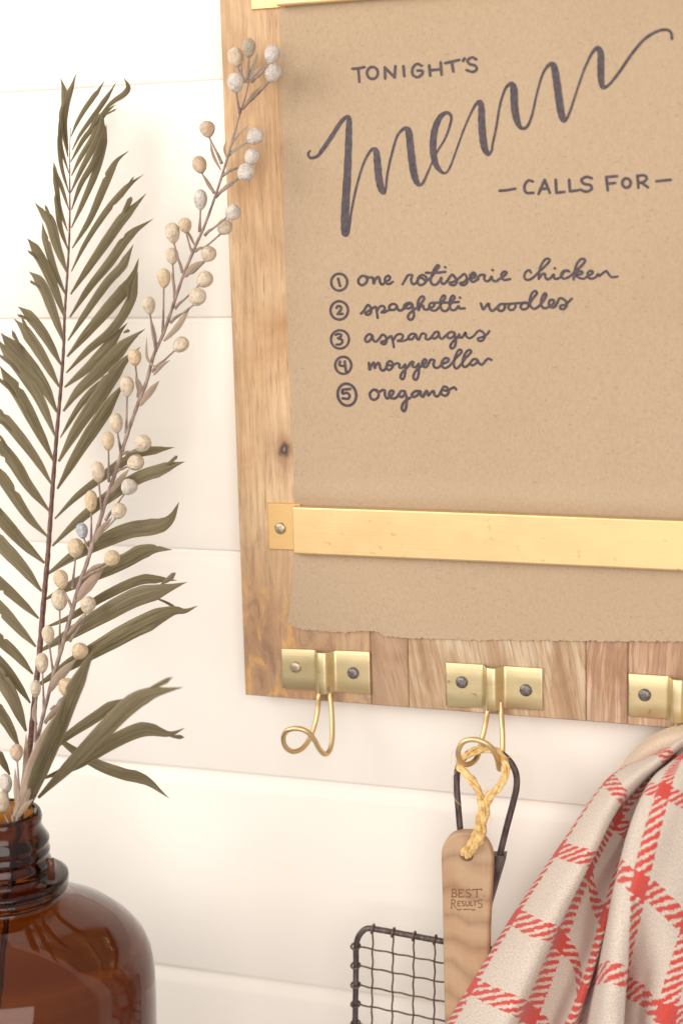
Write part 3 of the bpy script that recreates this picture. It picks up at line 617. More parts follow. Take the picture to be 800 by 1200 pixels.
def leaf_geo(ctrl, wmax, fold=.28, tipstyle=1, seed=0, shape=None):
    """ctrl: (px,py,depth); returns a creased, slightly twisted blade"""
    rs = random.Random(seed)
    c = cat(ctrl, 9); n = len(c); L = 0; ls = [0]
    for i in range(1, n): L += np.linalg.norm(c[i, :2] - c[i - 1, :2]); ls.append(L)
    W5 = (-1, -.66, -.33, 0, .33, .66, 1); NW = len(W5); V_, F_, UV_ = [], [], []
    tw = rs.uniform(-.5, .5); ph = rs.uniform(0, 6); skew = rs.choice((-1, 1)); t0 = rs.uniform(.74, .88)
    jag = [rs.uniform(-1, 1) for _ in range(n + 1)]; notch = rs.randint(int(n * .55), n - 2) if tipstyle and rs.random() < .45 else -1
    for i in range(n):
        t_ = ls[i] / L
        if shape: wl = wr = float(np.interp(t_, *shape))
        else:
            wd = float(np.interp(t_, [0, .05, .22, .5, t0, 1.0], [.16, .26, .66, .95, 1.0, .02]))
            ws = float(np.interp(t_, [0, .05, .22, .5, t0 - .06, t0 + (1 - t0) * .55, 1.0], [.16, .26, .66, .95, 1.0, .22, .0]))
            wl, wr = (wd, ws) if skew > 0 else (ws, wd)
            j_ = .05 * jag[i] * max(0, t_ - .45) * 2
            if skew > 0: wr *= 1 + j_
            else: wl *= 1 + j_
            if i == notch:
                if skew > 0: wr *= .62
                else: wl *= .62
        wd = max(wl, wr)
        d = c[min(i + 1, n - 1), :2] - c[max(i - 1, 0), :2]; d /= np.linalg.norm(d) + 1e-9
        nr = np.array([-d[1], d[0]]); q = c[i]; hw = wmax / 2
        roll = tw * (t_ - .3) + .25 * math.sin(ph + t_ * 5)
        for k_, s_ in enumerate(W5):
            ww = (wr if s_ > 0 else wl) * hw
            px, py = q[0] + nr[0] * s_ * ww, q[1] + nr[1] * s_ * ww
            pl = (0, .55, .1, 1, .1, .55, 0)[k_]
            dep = q[2] + (.00052 * ww) * (fold * (pl - .4) + math.sin(roll) * s_ * .9)
            V_.append(P(px, py, -dep)); UV_.append((t_ * L / 60, s_ * .5 * (.4 + wd) + .5))
    for i in range(n - 1):
        for k in range(NW - 1): a = i * NW + k; F_.append((a, a + 1, a + NW + 1, a + NW))
    return V_, F_, UV_
LE = [  # (points, width) in photo coordinates; right side top to bottom
 ([(83.5, 160), (90, 145), (99, 129), (111, 112), (123, 94)], 7), ([(85, 176), (93, 160), (104, 144), (120, 122), (137, 95)], 7),
 ([(120, 131), (133, 119), (146, 110), (150, 102), (145, 91)], 8), ([(84, 206), (95, 184), (110, 160), (120, 135), (136, 122)], 9),
 ([(83, 190), (97, 165), (108, 150), (118, 128)], 7), ([(83, 226), (95, 200), (108, 175), (119, 150), (121, 130)], 9), ([(84, 246), (95, 216), (110, 190), (121, 160), (122, 142)], 9),
 ([(84, 267), (98, 236), (113, 200), (120, 175), (125, 145)], 10), ([(85, 291), (105, 258), (122, 219), (135, 190), (152, 176)], 11),
 ([(84, 318), (101, 284), (126, 246), (149, 220), (169, 204)], 9), ([(83, 345), (105, 312), (129, 277), (147, 252), (172, 226)], 14), ([(140, 258), (148, 244), (154, 230)], 7),
 ([(82, 372), (105, 337), (129, 307), (153, 274), (180, 256)], 13), ([(80, 399), (102, 365), (126, 331), (145, 310), (157, 286)], 12), ([(79, 418), (104, 388), (130, 358), (151, 332), (163, 302)], 17),
 ([(78, 437), (104, 410), (132, 386), (152, 355), (162, 318)], 13), ([(76, 454), (104, 430), (128, 405), (142, 388), (150, 378)], 15), ([(74.5, 482), (92, 458), (115, 436), (145, 406), (171, 385)], 18),
 ([(71, 513), (92, 478), (108, 458), (128, 436)], 9), ([(69, 541), (92, 500), (118, 462), (141, 427), (165, 406)], 20), ([(67.5, 573), (92, 530), (118, 490), (136, 464), (150, 446)], 18),
 ([(64.5, 608), (90, 582), (120, 559), (155, 534), (180, 527), (205, 524)], 13), ([(61.5, 640), (90, 612), (126, 583), (162, 560), (195, 549), (217, 541)], 17),
 ([(57, 672), (85, 652), (115, 637), (150, 622), (180, 617), (198, 608), (210, 588)], 22), ([(54, 702), (80, 688), (110, 674), (145, 658), (175, 643), (202, 644)], 20),
 ([(52, 736), (85, 722), (120, 700), (160, 681), (185, 678), (208, 680)], 13), ([(49, 762), (80, 744), (118, 722), (155, 702), (190, 690), (219, 682)], 25),
 ([(45, 803), (80, 780), (120, 757), (160, 735), (200, 718), (217, 717), (232, 710)], 25), ([(180, 700), (195, 706), (212, 716)], 4),
 ([(34, 948), (50, 905), (68, 858), (88, 805), (106, 768), (120, 756)], 22), ([(45, 935), (84, 895), (118, 860), (148, 830), (175, 812), (215, 805)], 24),
 ([(60, 885), (75, 866), (111, 841), (132, 827), (152, 818)], 15), ([(52, 912), (90, 896), (135, 868), (171, 854), (198, 859), (217, 853)], 20), ([(60, 858), (85, 878), (115, 896), (145, 907), (172, 914), (199, 936)], 16),
 ([(30, 950), (38, 915), (52, 880), (68, 845), (78, 815)], 15),
 # tip and left side
 ([(80, 176), (76, 145), (79, 118), (85, 102), (90, 85)], 9), ([(80, 184), (73, 140), (76, 122), (75, 107), (71, 91)], 9), ([(81, 203), (72, 172), (71, 148), (76, 120)], 6),
 ([(81, 226), (73, 198), (70, 172), (71, 150)], 6), ([(81, 246), (72, 218), (65, 202), (63, 189)], 6), ([(79.5, 271), (70, 243), (67, 222), (63, 196)], 7), ([(80, 293), (71, 266), (68, 242), (66, 222)], 8),
 ([(79, 320), (67, 288), (58, 258), (41, 237)], 14), ([(78, 347), (65, 318), (55, 285), (50, 260)], 10), ([(76, 372), (62, 332), (48, 303), (32, 279)], 14), ([(75, 401), (62, 364), (50, 335), (34, 318)], 14),
 ([(72, 428), (55, 397), (38, 374), (21, 359)], 14), ([(70, 454), (50, 418), (32, 391), (16, 373)], 15), ([(67, 483), (50, 449), (26, 417), (1, 389)], 19), ([(65, 511), (47, 468), (26, 435), (-6, 393)], 17),
 ([(63, 540), (46, 506), (24, 465), (0, 428)], 17), ([(61, 568), (42, 537), (16, 503), (-15, 468)], 15), ([(58, 599), (33, 568), (15, 540), (-14, 508)], 17), ([(56, 629), (33, 605), (5, 563), (-22, 530)], 16),
 ([(52.5, 660), (26, 635), (0, 606), (-25, 580)], 18), ([(49, 693), (26, 664), (0, 636), (-20, 612)], 19), ([(46, 725), (20, 701), (0, 683), (-25, 660)], 15), ([(42.5, 758), (20, 734), (0, 712), (-25, 690)], 16),
 ([(39, 790), (20, 768), (0, 750), (-20, 734)], 15), ([(36, 824), (18, 798), (0, 776), (-20, 758)], 14), ([(31, 857), (15, 818), (0, 793), (-15, 770)], 20), ([(23, 876), (10, 850), (-2, 832), (-15, 810)], 16), ([(12, 908), (2, 890), (-14, 862)], 13)]
for i, (pts, wd) in enumerate(LE):
    x0, y0 = pts[0]; d0 = pdepth(x0, y0)
    rs = random.Random(i); lift = rs.uniform(-.004, .012)
    L = math.hypot(pts[-1][0] - x0, pts[-1][1] - y0)
    if 29 <= i <= 34: lift += (.012, .020, .004, -.006, -.002, .016)[i - 29]
    ctrl = []
    for k, (x, y) in enumerate(pts):
        f_ = k / (len(pts) - 1)
        dd = d0 - .0003 + lift * f_ - .006 * f_ * f_ * (L / 150)
        if x > 240: dd = max(dd, .03)
        ctrl.append((x, y, max(dd, .012)))
    V_, F_, UV_ = leaf_geo(ctrl, wd * .90, .95, 1, i * 7 + 1)
    if rs.random() < .55 and L > 55 and i not in (13, 28, 29, 34) and not 35 <= i <= 41:          # a torn strip that parts from the blade near its tip
        (xa, ya, da), (xb, yb_, db) = ctrl[-2], ctrl[-1]; sd = rs.choice((-1, 1)); dx, dy = xb - xa, yb_ - ya; ll = math.hypot(dx, dy) + 1e-6
        nx, ny = -dy / ll * sd, dx / ll * sd; e = rs.uniform(.55, .92)
        c2 = [(xa + nx * wd * .22, ya + ny * wd * .22, da + .0006), (xa + dx * .45 * e + nx * wd * .34, ya + dy * .45 * e + ny * wd * .34, da + .001), (xa + dx * e + nx * wd * (.45 + rs.random() * .35), ya + dy * e + ny * wd * .55, db + .0015)]
        v2, f2, u2 = leaf_geo(c2, wd * .26, .8, 1, i + 900); nb = len(V_)
        V_ = list(V_) + list(v2); F_ = F_ + [tuple(q + nb for q in f) for f in f2]; UV_ = UV_ + u2
    obj('leaflet', V_, F_, M_LEAF, palm, uvs=UV_)

# ------------------------------------------------------------------ berry branch
branch = empty('berry_branch', 'slender dried branch of pale berries leaning across the board, in the amber bottle', 'branch')
def bdepth(y): return float(np.interp(y, [60, 300, 600, 850, 960, 1100], [.040, .054, .090, .152, .194, .193]))
stem = [(292, 94, 1.6), (288, 112, 2), (281, 134, 2.4), (273, 162, 2.8), (266, 187, 3.2), (253, 228, 3.4), (240, 264, 3.6), (229, 289, 3.9), (214.5, 324, 4.1), (203, 358, 4.3), (192, 390, 4.5), (180, 417, 4.7), (172, 447, 5), (163, 470, 5.2), (153, 498, 5), (144, 526, 5), (135, 555, 5.2), (126, 582, 5.4), (118, 608, 5.5), (110, 634, 5.6), (102, 660, 5.6), (93, 686, 6), (86, 712, 6), (78, 740, 6), (71, 765, 5.6), (63, 792, 5.4), (55, 822, 5), (48, 850, 5), (40, 885, 5), (30, 925, 5), (21, 960, 5), (12, 1030, 4.5), (4, 1120, 4), (-2, 1200, 4)]
c = cat(stem, 6)
tube('stem', [P(x, y, -bdepth(y)) for x, y, _ in c], [wd / 2 * .00052 * (1 + .09 * math.sin(i * 1.9)) for i, (_, _, wd) in enumerate(c)], M_BARK, branch, 8)
BR = [(276, 67, 9, 11, 'c', 287, 96), (291.5, 56, 8, 10.5, 'd', 291, 94), (319, 64, 9, 10.5, 'w', 295, 96), (320, 85, 10, 11, 'w', 284, 128), (276, 97, 9, 11, 'w', 281, 133), (243, 151.5, 9, 9.5, 't', 260, 192), (298.5, 160, 10.5, 9, 'w', 268, 182), (295, 184, 9, 9, 'w', 261, 206), (288, 202.5, 11, 9.5, 'w', 253, 231), (234, 193, 8.5, 10, 't', 251, 226),
 (235, 234, 8, 11.5, 'w', 234, 272), (272.5, 249, 9.5, 9, 'w', 240, 276), (263, 266, 9, 9, 'c', 228, 295), (217, 264, 7.5, 8.5, 'y', 226, 298), (202, 273, 8.5, 12, 'c', 214, 320), (244.5, 297.5, 9, 9, 'c', 218, 324), (202, 300, 7.5, 9.5, 'c', 205, 350), (192, 326, 7.5, 11.5, 'y', 191, 390), (240, 327.5, 10, 9.5, 'c', 205, 362), (231.5, 348, 10, 10.5, 'c', 200, 378), (175, 358, 7.5, 10.5, 'c', 183, 412), (212, 404, 10, 8.5, 'c', 178, 436),
 (158, 419, 8, 9.5, 'y', 164, 468), (149, 453, 8.5, 12, 'c', 148, 508), (136.5, 495.5, 8, 11.5, 'c', 142, 530), (127, 517, 7.5, 11, 'y', 128, 565), (167, 520, 10, 10.5, 'c', 144, 532), (159, 542, 10, 9.5, 'c', 137, 553), (115, 553, 8, 12, 'c', 120, 602), (151.5, 571, 10, 9.5, 'w', 124, 610), (107, 587, 7.5, 12.5, 'y', 107, 640), (139.5, 599, 9, 9.5, 'c', 114, 628), (96.5, 622, 7, 9.5, 'g', 105, 645),
 (89, 642, 9.5, 11, 'y', 85, 690), (131, 654.5, 9.5, 9.5, 'y', 98, 678), (71.5, 679, 8.5, 11.5, 'y', 84, 712), (70, 703, 9.5, 12, 'c', 70, 765), (103.5, 709, 8.5, 10, 'c', 82, 752), (57, 744, 7, 11, 'c', 63, 790), (94, 763, 9.5, 9.5, 'y', 68, 790), (49.5, 777, 7.5, 11.5, 'c', 52, 835), (79.5, 805.5, 10.5, 10.5, 'y', 60, 832), (76, 826.5, 10, 9.5, 'g', 53, 848), (42, 807, 6.5, 10, 'c', 42, 870), (20, 882, 7.5, 10, 't', 24, 945), (7, 918, 7.5, 11, 'w', 17, 965), (2, 940, 8, 12, 'c', 12, 968)]
bm_cache = {}
def berry_mesh(mat, v):
    if (mat, v) in bm_cache: return bm_cache[(mat, v)]
    R, C_ = 14, 18; vs_, fs = [], []; rs = random.Random(v * 31 + 5); lob = [rs.uniform(-.05, .05) for _ in range(4)]
    for i in range(R + 1):
        th = math.pi * i / R
        for k in range(C_):
            a = 2 * math.pi * k / C_; z = -math.cos(th); r = math.sin(th)
            r *= (1 + (.10 + .05 * v) * z * .8) * (1 + lob[0] * math.cos(a + 1) + lob[1] * math.cos(2 * a + lob[2] * 40))   # fuller towards the far end
            if z < -.93: r *= .85; z *= 1.06
            vs_.append((r * .5e-2, 0 + 0, 0) if False else (r * math.cos(a) * .005, r * math.sin(a) * .005, z * .005 * (1 + lob[3] * .5)))
    for i in range(R):
        for k in range(C_): fs.append((i * C_ + k, i * C_ + (k + 1) % C_, (i + 1) * C_ + (k + 1) % C_, (i + 1) * C_ + k))
    me = bpy.data.meshes.new('berry'); me.from_pydata(vs_, [], fs); me.materials.append(M_BER[mat]); me.polygons.foreach_set('use_smooth', [True] * len(me.polygons)); me.update()
    bm_cache[(mat, v)] = me; return me
for i, (bx, by, rx, ry, mt, ax, ay) in enumerate(BR):
    rs = random.Random(i + 50); df = rs.uniform(.001, .013); da = bdepth(ay); db = max(bdepth(by) + (df if i % 3 else -.004), .030)
    
    cB = PV(bx, by, -db); aB = PV(ax, ay, -da)
    d2 = Vector((bx - ax, -(by - ay), 0)); d2.normalize()
    # direction of the berry's long axis: away from the stem, the photo's long axis decides how much
    horiz = rx > ry * 1.02
    axis = (cB - aB).normalized()
    if not horiz: axis = (axis + Vector((0, 0, .8))).normalized()
    mpp = (cB - Vector(CAM)).length / F
    o = bpy.data.objects.new('berry', berry_mesh(mt, i % 3)); COL.objects.link(o); o.parent = branch
    rl, rw = max(rx, ry) * mpp, min(rx, ry) * mpp
    q = Vector((0, 0, 1)).rotation_difference(axis)
    o.rotation_mode = 'QUATERNION'; o.rotation_quaternion = q @ Quaternion((0, 0, 1), rs.uniform(0, 6)); o.location = cB
    o.scale = (rw / .005, rw / .005, rl / .005)
    base = cB - axis * rl * .95
    mid = base.lerp(aB, .5) - axis * .001 * rs.uniform(-1, 3); ln = (base - aB).length
    pts = cat([tuple(aB), tuple(aB.lerp(mid, .5) + Vector((0, 0, .0006))), tuple(mid), tuple(base), tuple(base + axis * rl * .2)], 5)
    rad = np.interp(np.linspace(0, 1, len(pts)), [0, .35, .6, .82, .93, 1], [.0011, .0009, .0006, .0006, .0011, .0013])
    tube('stalk', pts, list(rad), M_BARK, branch, 7)
BLV = [([(216, 325), (226, 314), (240, 305)], 9), ([(192, 400), (208, 383), (223, 360)], 8), ([(183, 412), (181, 395), (176, 370)], 6), ([(164, 476), (172, 464), (187, 446)], 9), ([(161, 466), (164, 456), (159, 440)], 8), ([(180, 440), (190, 428), (200, 422)], 5), ([(129, 578), (138, 566), (152, 549)], 8), ([(110, 636), (118, 622), (132, 606)], 8), ([(88, 706), (102, 688), (122, 665)], 13),
 ([(57, 812), (68, 795), (90, 772)], 12), ([(52, 846), (62, 835), (76, 822)], 6), ([(17, 957), (30, 925), (46, 880), (62, 845), (69, 834)], 17), ([(27, 950), (40, 905), (57, 862)], 11), ([(20, 950), (19, 925), (18, 900)], 6), ([(229, 289), (222, 275), (218, 268)], 3.5), ([(252, 226), (244, 215), (238, 204)], 5), ([(259, 200), (250, 182), (246, 165)], 4), ([(284, 128), (296, 112), (310, 97)], 4.5), ([(289, 98), (295, 84), (302, 62)], 5), ([(288, 97), (290, 82), (292, 66)], 4), ([(290, 97), (300, 86), (311, 74)], 5), ([(288, 96), (283, 86), (284, 74)], 3), ([(268, 182), (280, 172), (291, 165)], 4.5), ([(266, 186), (274, 165), (294, 144)], 3), ([(266, 186), (263, 175), (265, 165)], 3), ([(254, 228), (266, 218), (278, 208)], 4.5), ([(205, 350), (204, 335), (201, 318)], 4), ([(186, 434), (173, 420), (172, 395)], 3.5), ([(100, 672), (112, 664), (124, 660)], 5), ([(78, 745), (88, 733), (100, 718)], 4), ([(20, 960), (30, 945), (40, 936)], 7), ([(38, 890), (45, 880), (57, 868)], 4), ([(25, 925), (30, 900), (31, 860)], 7), ([(44, 850), (40, 838), (42, 820)], 5)]
for i, (pts, wd) in enumerate(BLV):
    ctrl = [(x, y, bdepth(y) + .0005 + .004 * k / 2 * (1 if i % 2 else .3)) for k, (x, y) in enumerate(pts)]
    V_, F_, UV_ = leaf_geo(ctrl, wd, .7, 0, i + 300, ([0, .12, .45, .7, 1], [.25, .6, 1, .8, .05]))
    obj('bract', V_, F_, M_BRACT, branch, uvs=UV_)

# ------------------------------------------------------------------ wire mesh basket tool
YT = -.042
tool = empty('wire_basket', 'dark wire mesh kitchen basket with looped iron handle, hanging behind the wooden paddle', 'wire basket')
hl = [(556, 1066), (547, 1020), (541, 990), (538.5, 968), (536.5, 945), (534.8, 920), (536, 902), (541.6, 890), (551, 881.5), (565, 877.5), (581.5, 880.5), (595, 890), (603.5, 904), (605, 920), (601, 940), (593, 970), (585, 1003), (577, 1035), (568, 1070)]
tube('handle', [P(x, y, YT - .004) for x, y in cat(hl, 6)], .00215, M_IRON, tool, 12)
fp = [(545, 1003), (590.5, 1003), (589, 1012), (573, 1066), (566, 1118), (552, 1118), (549, 1060)]
f3 = [P(x, y, YT - .0072) for x, y in fp]; b3 = [(q[0], YT + .001, q[2]) for q in f3]; n = len(fp)
obj('ferrule', list(map(tuple, f3)) + b3, [tuple(range(n))[::-1], tuple(n + k for k in range(n))] + [(k, (k + 1) % n, n + (k + 1) % n, n + k) for k in range(n)], M_IRON, tool, smooth=False)
top = lambda x: 1087.5 + (x - 431) * .176
fr = [(414, 1330), (416, 1200), (417, 1130), (417, 1112), (419, 1100), (424, 1092), (431, 1088), (445, 1089.7), (480, 1096), (518, 1103), (580, 1113.5), (650, 1126), (664, 1131), (670, 1142), (671, 1160), (671, 1360)]
c = cat(fr, 6)
fpts = [P(x, y, YT) for x, y in c]
tube('frame', fpts, .00205, M_IRON, tool, 12)
wr = .00062
for j, xw in enumerate([436.6, 460.4, 484.8, 509.4, 534.5, 560, 586, 612, 639]):
    pts = []
    for k in range(61):
        y = top(xw) - 1 + k * 4.0
        pts.append(P(xw + .5 * math.sin(y * .28 + j) + (y - 1100) * (-.012), y, YT + .0008 * math.cos((y - 1109 - (xw - 417) * .19) * math.pi / 22.5 + j * math.pi)))
    q = P(xw, top(xw), YT)
    ring = [Vector((q[0] + .0012 * math.sin(a) * .5, q[1] - .0030 * math.cos(a), q[2] + .0030 * math.sin(a))) for a in np.linspace(0, 2 * math.pi, 15)[:-1]]
    g1 = tube_geo(pts, wr, 6); g2 = tube_geo(ring, wr * 1.25, 6, True)
    obj('wire', *merge([g1, g2]), M_RUST, tool)
for j in range(9):
    yw = 1108.8 + 22.6 * j; pts = []
    for k in range(60):
        x = 418 + k * 4.27
        pts.append(P(x, yw + (x - 418) * .196 + .5 * math.sin(x * .26 + j), YT - .0008 * math.cos((x - 436.6) * math.pi / 24.5 + j * math.pi)))
    q = P(416.5, yw, YT)
    ring = [Vector((q[0] + .0031 * math.cos(a), q[1] + .0030 * math.sin(a), q[2] + .0010 * math.sin(a))) for a in np.linspace(0, 2 * math.pi, 15)[:-1]]
    obj('wire', *merge([tube_geo(pts, wr, 6), tube_geo(ring, wr * 1.25, 6, True)]), M_RUST, tool)

# ------------------------------------------------------------------ wooden paddle with raffia
YP = -.056
paddle = empty('wooden_paddle', 'flat pale wooden handle with round end and burnt lettering, hung by straw cord', 'paddle')
hc = P(546, 1003, YP)
outl = [(516, 1010), (516.5, 998), (520, 988), (527, 979), (536, 975.3), (546, 974.6), (556, 976), (565, 981), (572, 990), (576, 1002), (576.8, 1014), (575, 1045), (573, 1085), (572.5, 1114), (572, 1180), (572, 1260), (570, 1330), (550, 1345), (530, 1342), (520.5, 1330), (520.5, 1240), (520, 1190), (518.5, 1120), (517.5, 1060)]
oc = cat(outl + [outl[0]], 5)[:-1]
ow = [(q[0], q[2]) for q in (P(x, y, YP) for x, y in oc)]
NA = 72; ring_h, ring_o = [], []
hr = .0042
# even resampling of outline, matched to the hole by fraction of the way round
ang = [math.atan2(z - hc[2], x - hc[0]) for x, z in ow]
order = np.argsort(ang); ow = [ow[i] for i in order]; ang = [ang[i] for i in order]
N = len(ow); vs_, fs = [], []
ctr = (sum(p[0] for p in ow) / N, sum(p[1] for p in ow) / N)
def inset(p, e):
    dx, dz = ctr[0] - p[0], (max(min(ctr[1], p[1] + .015), p[1] - .015) - p[1]); l = math.hypot(dx, dz) + 1e-9; return (p[0] + dx / l * e, p[1] + dz / l * e)
TH = .0062
layers = []
layers.append([(hc[0] + hr * math.cos(a), YP + TH, hc[2] + hr * math.sin(a)) for a in ang])
layers.append([(hc[0] + hr * math.cos(a), YP + .0006, hc[2] + hr * math.sin(a)) for a in ang])
layers.append([(hc[0] + (hr + .0006) * math.cos(a), YP, hc[2] + (hr + .0006) * math.sin(a)) for a in ang])
layers.append([(inset(p, .0022)[0], YP, inset(p, .0022)[1]) for p in ow])
layers.append([(inset(p, .0008)[0], YP + .0006, inset(p, .0008)[1]) for p in ow])
layers.append([(p[0], YP + .0020, p[1]) for p in ow])
layers.append([(p[0], YP + TH - .001, p[1]) for p in ow])
layers.append([(inset(p, .0015)[0], YP + TH, inset(p, .0015)[1]) for p in ow])
for l in layers: vs_ += l
for li in range(len(layers)):
    lj = (li + 1) % len(layers)
    for k in range(N): fs.append((li * N + k, li * N + (k + 1) % N, lj * N + (k + 1) % N, lj * N + k))
obj('paddle_body', vs_, fs, M_MAPLE, paddle, smooth=False)
def stamp(lst, ox, oy, s, wd):
    V_, F_ = [], []
    for st_ in lst:
        c = cat([(ox + p[0] / s, oy + p[1] / s) for p in st_], 5 if len(st_) > 2 else 2); n = len(c); b0 = len(V_)
        for i in range(n):
            d = c[min(i + 1, n - 1)] - c[max(i - 1, 0)]; d /= np.linalg.norm(d) + 1e-9; nr = np.array([-d[1], d[0]]) * wd / 2
            kk[0] += 1; yy = YP - .00012 - (kk[0] % 300) * 3e-7
            V_.append(P(*(c[i] + nr), yy)); V_.append(P(*(c[i] - nr), yy))
        for i in range(n - 1): a = b0 + 2 * i; F_.append((a, a + 1, a + 3, a + 2))
    return obj('stamped_lettering', V_, F_, M_BURN, paddle)
def ser(x, y, w_=14): return [(x - w_ / 2, y), (x + w_ / 2, y)]
stamp([[(175, 640), (172, 722)], [(165, 642), (200, 640), (213, 655), (200, 675), (178, 680)], [(178, 680), (208, 684), (220, 700), (205, 720), (163, 722)],
       [(245, 642), (243, 722)], [(236, 643), (290, 645)], [(245, 681), (275, 682)], [(236, 722), (288, 722)], [(290, 638), (290, 655)], [(290, 708), (290, 725)],
       [(365, 655), (345, 642), (320, 652), (325, 672), (355, 688), (366, 706), (345, 724), (312, 716)], [(385, 645), (478, 640)], [(430, 642), (430, 720)], ser(430, 722, 30), [(385, 642), (384, 660)], [(478, 638), (480, 656)], [(505, 708), (508, 716)]], 510, 970, 8.89, 1.45)
stamp([[(168, 750), (166, 838)], ser(166, 838, 22), [(160, 752), (192, 750), (204, 768), (192, 788), (168, 792)], [(182, 792), (215, 838)], [(232, 765), (230, 815)], [(228, 766), (262, 766)], [(232, 790), (254, 790)], [(228, 815), (262, 815)],
       [(298, 770), (282, 765), (272, 778), (298, 798), (296, 814), (272, 812)], [(315, 764), (315, 802), (332, 814), (348, 800), (348, 764)], [(366, 764), (364, 814)], [(364, 814), (392, 812)], [(392, 764), (432, 762)], [(412, 764), (410, 814)], [(485, 760), (465, 750), (442, 764), (450, 782), (478, 798), (484, 818), (462, 834), (440, 824)], [(222, 845), (240, 858), (270, 846)], [(285, 852), (350, 850)], [(360, 846), (385, 858), (412, 848)], [(395, 852), (412, 856)]], 510, 970, 8.89, 1.2)
# raffia: several twisted fibres
def rope(path, width, nf, tw, seed, name='raffia_cord', yoff=0):
    c = cat(path, 8); geos = []; rs = random.Random(seed)
    W = [Vector(P(x, y, -(d + yoff))) for x, y, d in c]; n = len(W)
    for f_ in range(nf):
        ph = 2 * math.pi * f_ / nf + rs.uniform(-.4, .4); rr_ = width * rs.uniform(.5, .95); th = width * rs.uniform(.36, .58); pts = []
        for i in range(n):
            d = (W[min(i + 1, n - 1)] - W[max(i - 1, 0)]).normalized(); up = Vector((0, 1, 0)); up = (up - d * up.dot(d)).normalized(); s_ = d.cross(up)
            a = ph + tw * i; k_ = rr_ * (1 + .25 * math.sin(i * .5 + ph * 3))
            pts.append(W[i] + s_ * math.cos(a) * k_ + up * math.sin(a) * k_ * .55)
        geos.append(tube_geo(pts, th, 6))
    return obj(name, *merge(geos), M_RAF, paddle)
rope([(565, 944, .062), (561, 930, .061), (553, 916, .060), (545, 906, .060), (539, 898, .058), (540, 890, .054), (550, 883, .053), (564, 879, .054), (578, 880, .053), (588, 887, .055), (593, 899, .058), (589, 915, .060), (580, 926, .062), (571, 937, .063), (565, 948, .063)], .0021, 7, .20, 1)
rope([(567, 938, .063), (565, 952, .064), (563, 965, .063), (561, 978, .061), (556, 988, .060), (549, 996, .0575), (546, 1002, .054)], .0032, 9, .10, 2)
rope([(575, 930, .062), (568, 945, .061), (566, 960, .060), (563, 975, .060), (557, 986, .059)], .0024, 6, .14, 3)
for k in range(11):
    rq = random.Random(k + 77); x0, y0 = rq.choice([(541, 900), (552, 915), (563, 935), (567, 955), (588, 912), (592, 898), (580, 926), (562, 970)]); a_ = rq.uniform(0, 6.28); l_ = rq.uniform(6, 15)
    tube('loose_fibre', [P(x, y, -d) for x, y, d in cat([(x0, y0, .063), (x0 + l_ * .5 * math.cos(a_) + 2, y0 + l_ * .5 * math.sin(a_), .066), (x0 + l_ * math.cos(a_ + .5), y0 + l_ * math.sin(a_ + .5), .067)], 5)], .00013, M_RAF, paddle, 5)
for k, pth in enumerate([[(536, 900, .058), (529, 915, .056), (532, 935, .056), (540, 944, .056)], [(588, 890, .055), (598, 887, .056), (607, 888, .058)], [(538, 905, .058), (528, 893, .056), (530, 880, .055)]]):
    tube('loose_fibre', [P(x, y, -d) for x, y, d in cat(pth, 6)], .00016, M_RAF, paddle, 5)

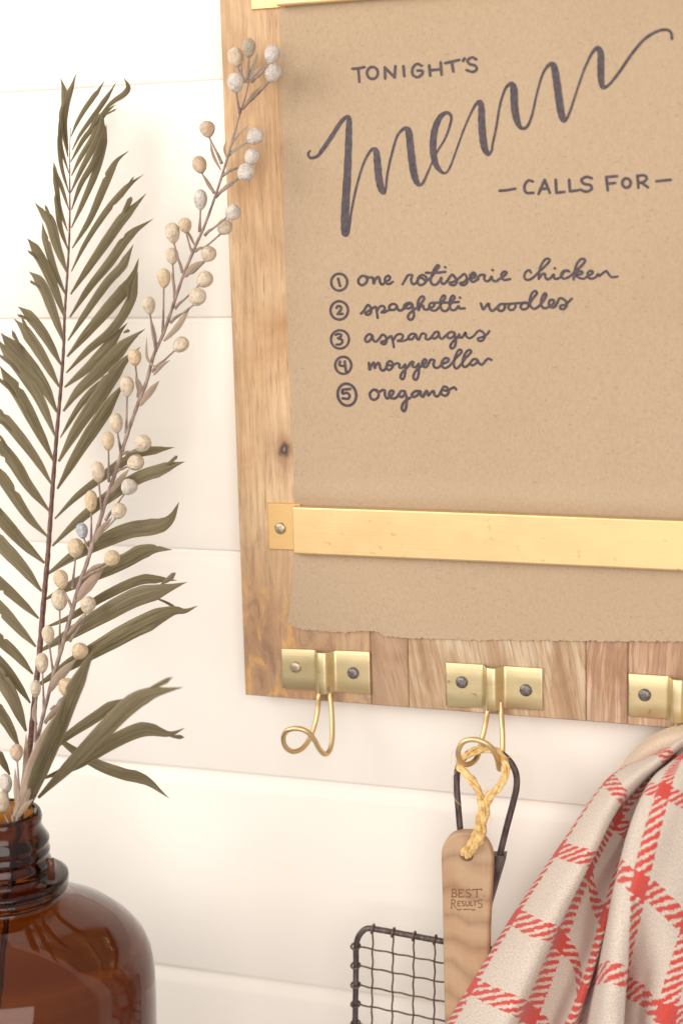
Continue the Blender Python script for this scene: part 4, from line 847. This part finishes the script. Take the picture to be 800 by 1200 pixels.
# ------------------------------------------------------------------ towel
us = [-.9, -.4, 0, .5, .75, 1, 1.4, 2, 2.2, 2.6, 2.85, 3, 3.5, 4, 5]
rows = {
 -1.45: [(800, 884, .020), (795, 878, .030), (800, 866, .040), (806, 862, .052), (812, 864, .048), (814, 863, .048), (816, 862, .048), (820, 862, .048), (826, 862, .048), (832, 860, .058), (836, 860, .058), (838, 860, .058), (844, 860, .058), (850, 864, .056), (880, 880, .050)],
 -1: [(790, 902, .014), (776, 893, .028), (766, 885, .046), (777, 882, .060), (781, 886, .060), (784, 890, .046), (787, 893, .049), (790, 893, .049), (792, 890, .049), (795, 888, .062), (797, 887, .068), (799, 887, .070), (808, 885, .070), (818, 885, .066), (865, 895, .055)],
 0: [(745, 940, .012), (728, 926, .026), (713, 913, .047), (723, 924, .068), (729, 935, .066), (722, 955, .036), (735, 972, .038), (742, 966, .052), (747, 948, .046), (757, 925, .068), (770, 925, .078), (779, 925, .080), (799, 936, .078), (826, 950, .072), (870, 985, .055)],
 1: [(690, 1020, .012), (670, 1006, .028), (655, 994, .050), (675, 1002, .076), (692, 1005, .074), (689, 1014, .040), (695, 1046, .036), (709, 1076, .060), (717, 1060, .042), (725, 1022, .078), (741, 1031, .090), (749, 1035, .092), (776, 1055, .086), (806, 1082, .078), (870, 1110, .060)],
 2: [(636, 1100, .012), (616, 1085, .030), (601, 1074, .052), (627, 1086, .082), (647, 1092, .084), (652, 1099, .054), (674, 1121, .048), (683, 1164, .070), (693, 1150, .048), (712, 1138, .096), (732, 1145, .096), (730, 1152, .066), (750, 1163, .074), (780, 1187, .090), (860, 1180, .062)],
 3: [(588, 1180, .012), (567, 1165, .030), (552, 1153, .054), (584, 1170, .087), (606, 1179, .092), (618, 1186, .064), (641, 1210, .055), (646, 1250, .072), (670, 1248, .050), (700, 1240, .100), (724, 1248, .102), (722, 1252, .068), (745, 1266, .078), (770, 1290, .090), (850, 1290, .062)],
 4: [(540, 1262, .012), (520, 1245, .030), (505, 1232, .056), (540, 1254, .090), (568, 1265, .094), (582, 1274, .070), (606, 1298, .060), (612, 1336, .074), (640, 1340, .052), (690, 1340, .102), (716, 1348, .104), (714, 1352, .070), (740, 1366, .080), (760, 1390, .092), (850, 1390, .064)]}
vsk = sorted(rows)
grid = []
for v_ in vsk: grid.append([(u, v_, *P(x, y, -d)) for u, (x, y, d) in zip(us, rows[v_])])
G = np.array(grid)                                       # rows x cols x 5
G1 = np.array([cat(G[:, j, :], 22) for j in range(G.shape[1])])       # cols x rowsS x 5
G2 = np.array([cat(G1[:, i, :], 14) for i in range(G1.shape[1])])     # rowsS x colsS x 5
nr_, nc_ = G2.shape[:2]; vs_, uvs, fs = [], [], []
rsn = np.random.RandomState(5)
for i in range(nr_):
    for j in range(nc_):
        u, v_, x, y, z = G2[i, j]
        y += .0008 * math.sin(u * 9 + v_ * 3) + .0006 * math.sin(v_ * 11 + u * 2)
        vs_.append((x, min(y, -.004), z)); uvs.append((u + 8, v_ + 8))
for i in range(nr_ - 1):
    for j in range(nc_ - 1): a = i * nc_ + j; fs.append((a, a + 1, a + nc_ + 1, a + nc_))
towel = empty('dish_towel', 'cream knitted towel with red checked stripes bunched on the right-hand hook', 'towel')
tw_ = obj('towel_cloth', vs_, fs, M_TOWEL, towel, uvs=uvs)
md = tw_.modifiers.new('thick', 'SOLIDIFY'); md.thickness = .0018; md.offset = 0
# plain fold of cloth rising behind the hook
hp = [[(722, 905, .020), (742, 878, .022), (766, 860, .024), (800, 848, .026), (860, 842, .028)], [(735, 905, .030), (752, 882, .036), (772, 868, .040), (800, 860, .042), (860, 856, .042)], [(750, 910, .034), (765, 893, .040), (785, 884, .044), (805, 880, .046), (860, 878, .046)]]
A = np.array([cat([tuple(P(x, y, -d)) for x, y, d in r], 8) for r in hp]); Bq = np.array([cat(A[:, k, :], 8) for k in range(A.shape[1])])
n1, n2 = Bq.shape[:2]
obj('inner_fold', [tuple(Bq[i, j]) for i in range(n1) for j in range(n2)], [(i * n2 + j, i * n2 + j + 1, (i + 1) * n2 + j + 1, (i + 1) * n2 + j) for i in range(n1 - 1) for j in range(n2 - 1)], M_CLOTH, towel)
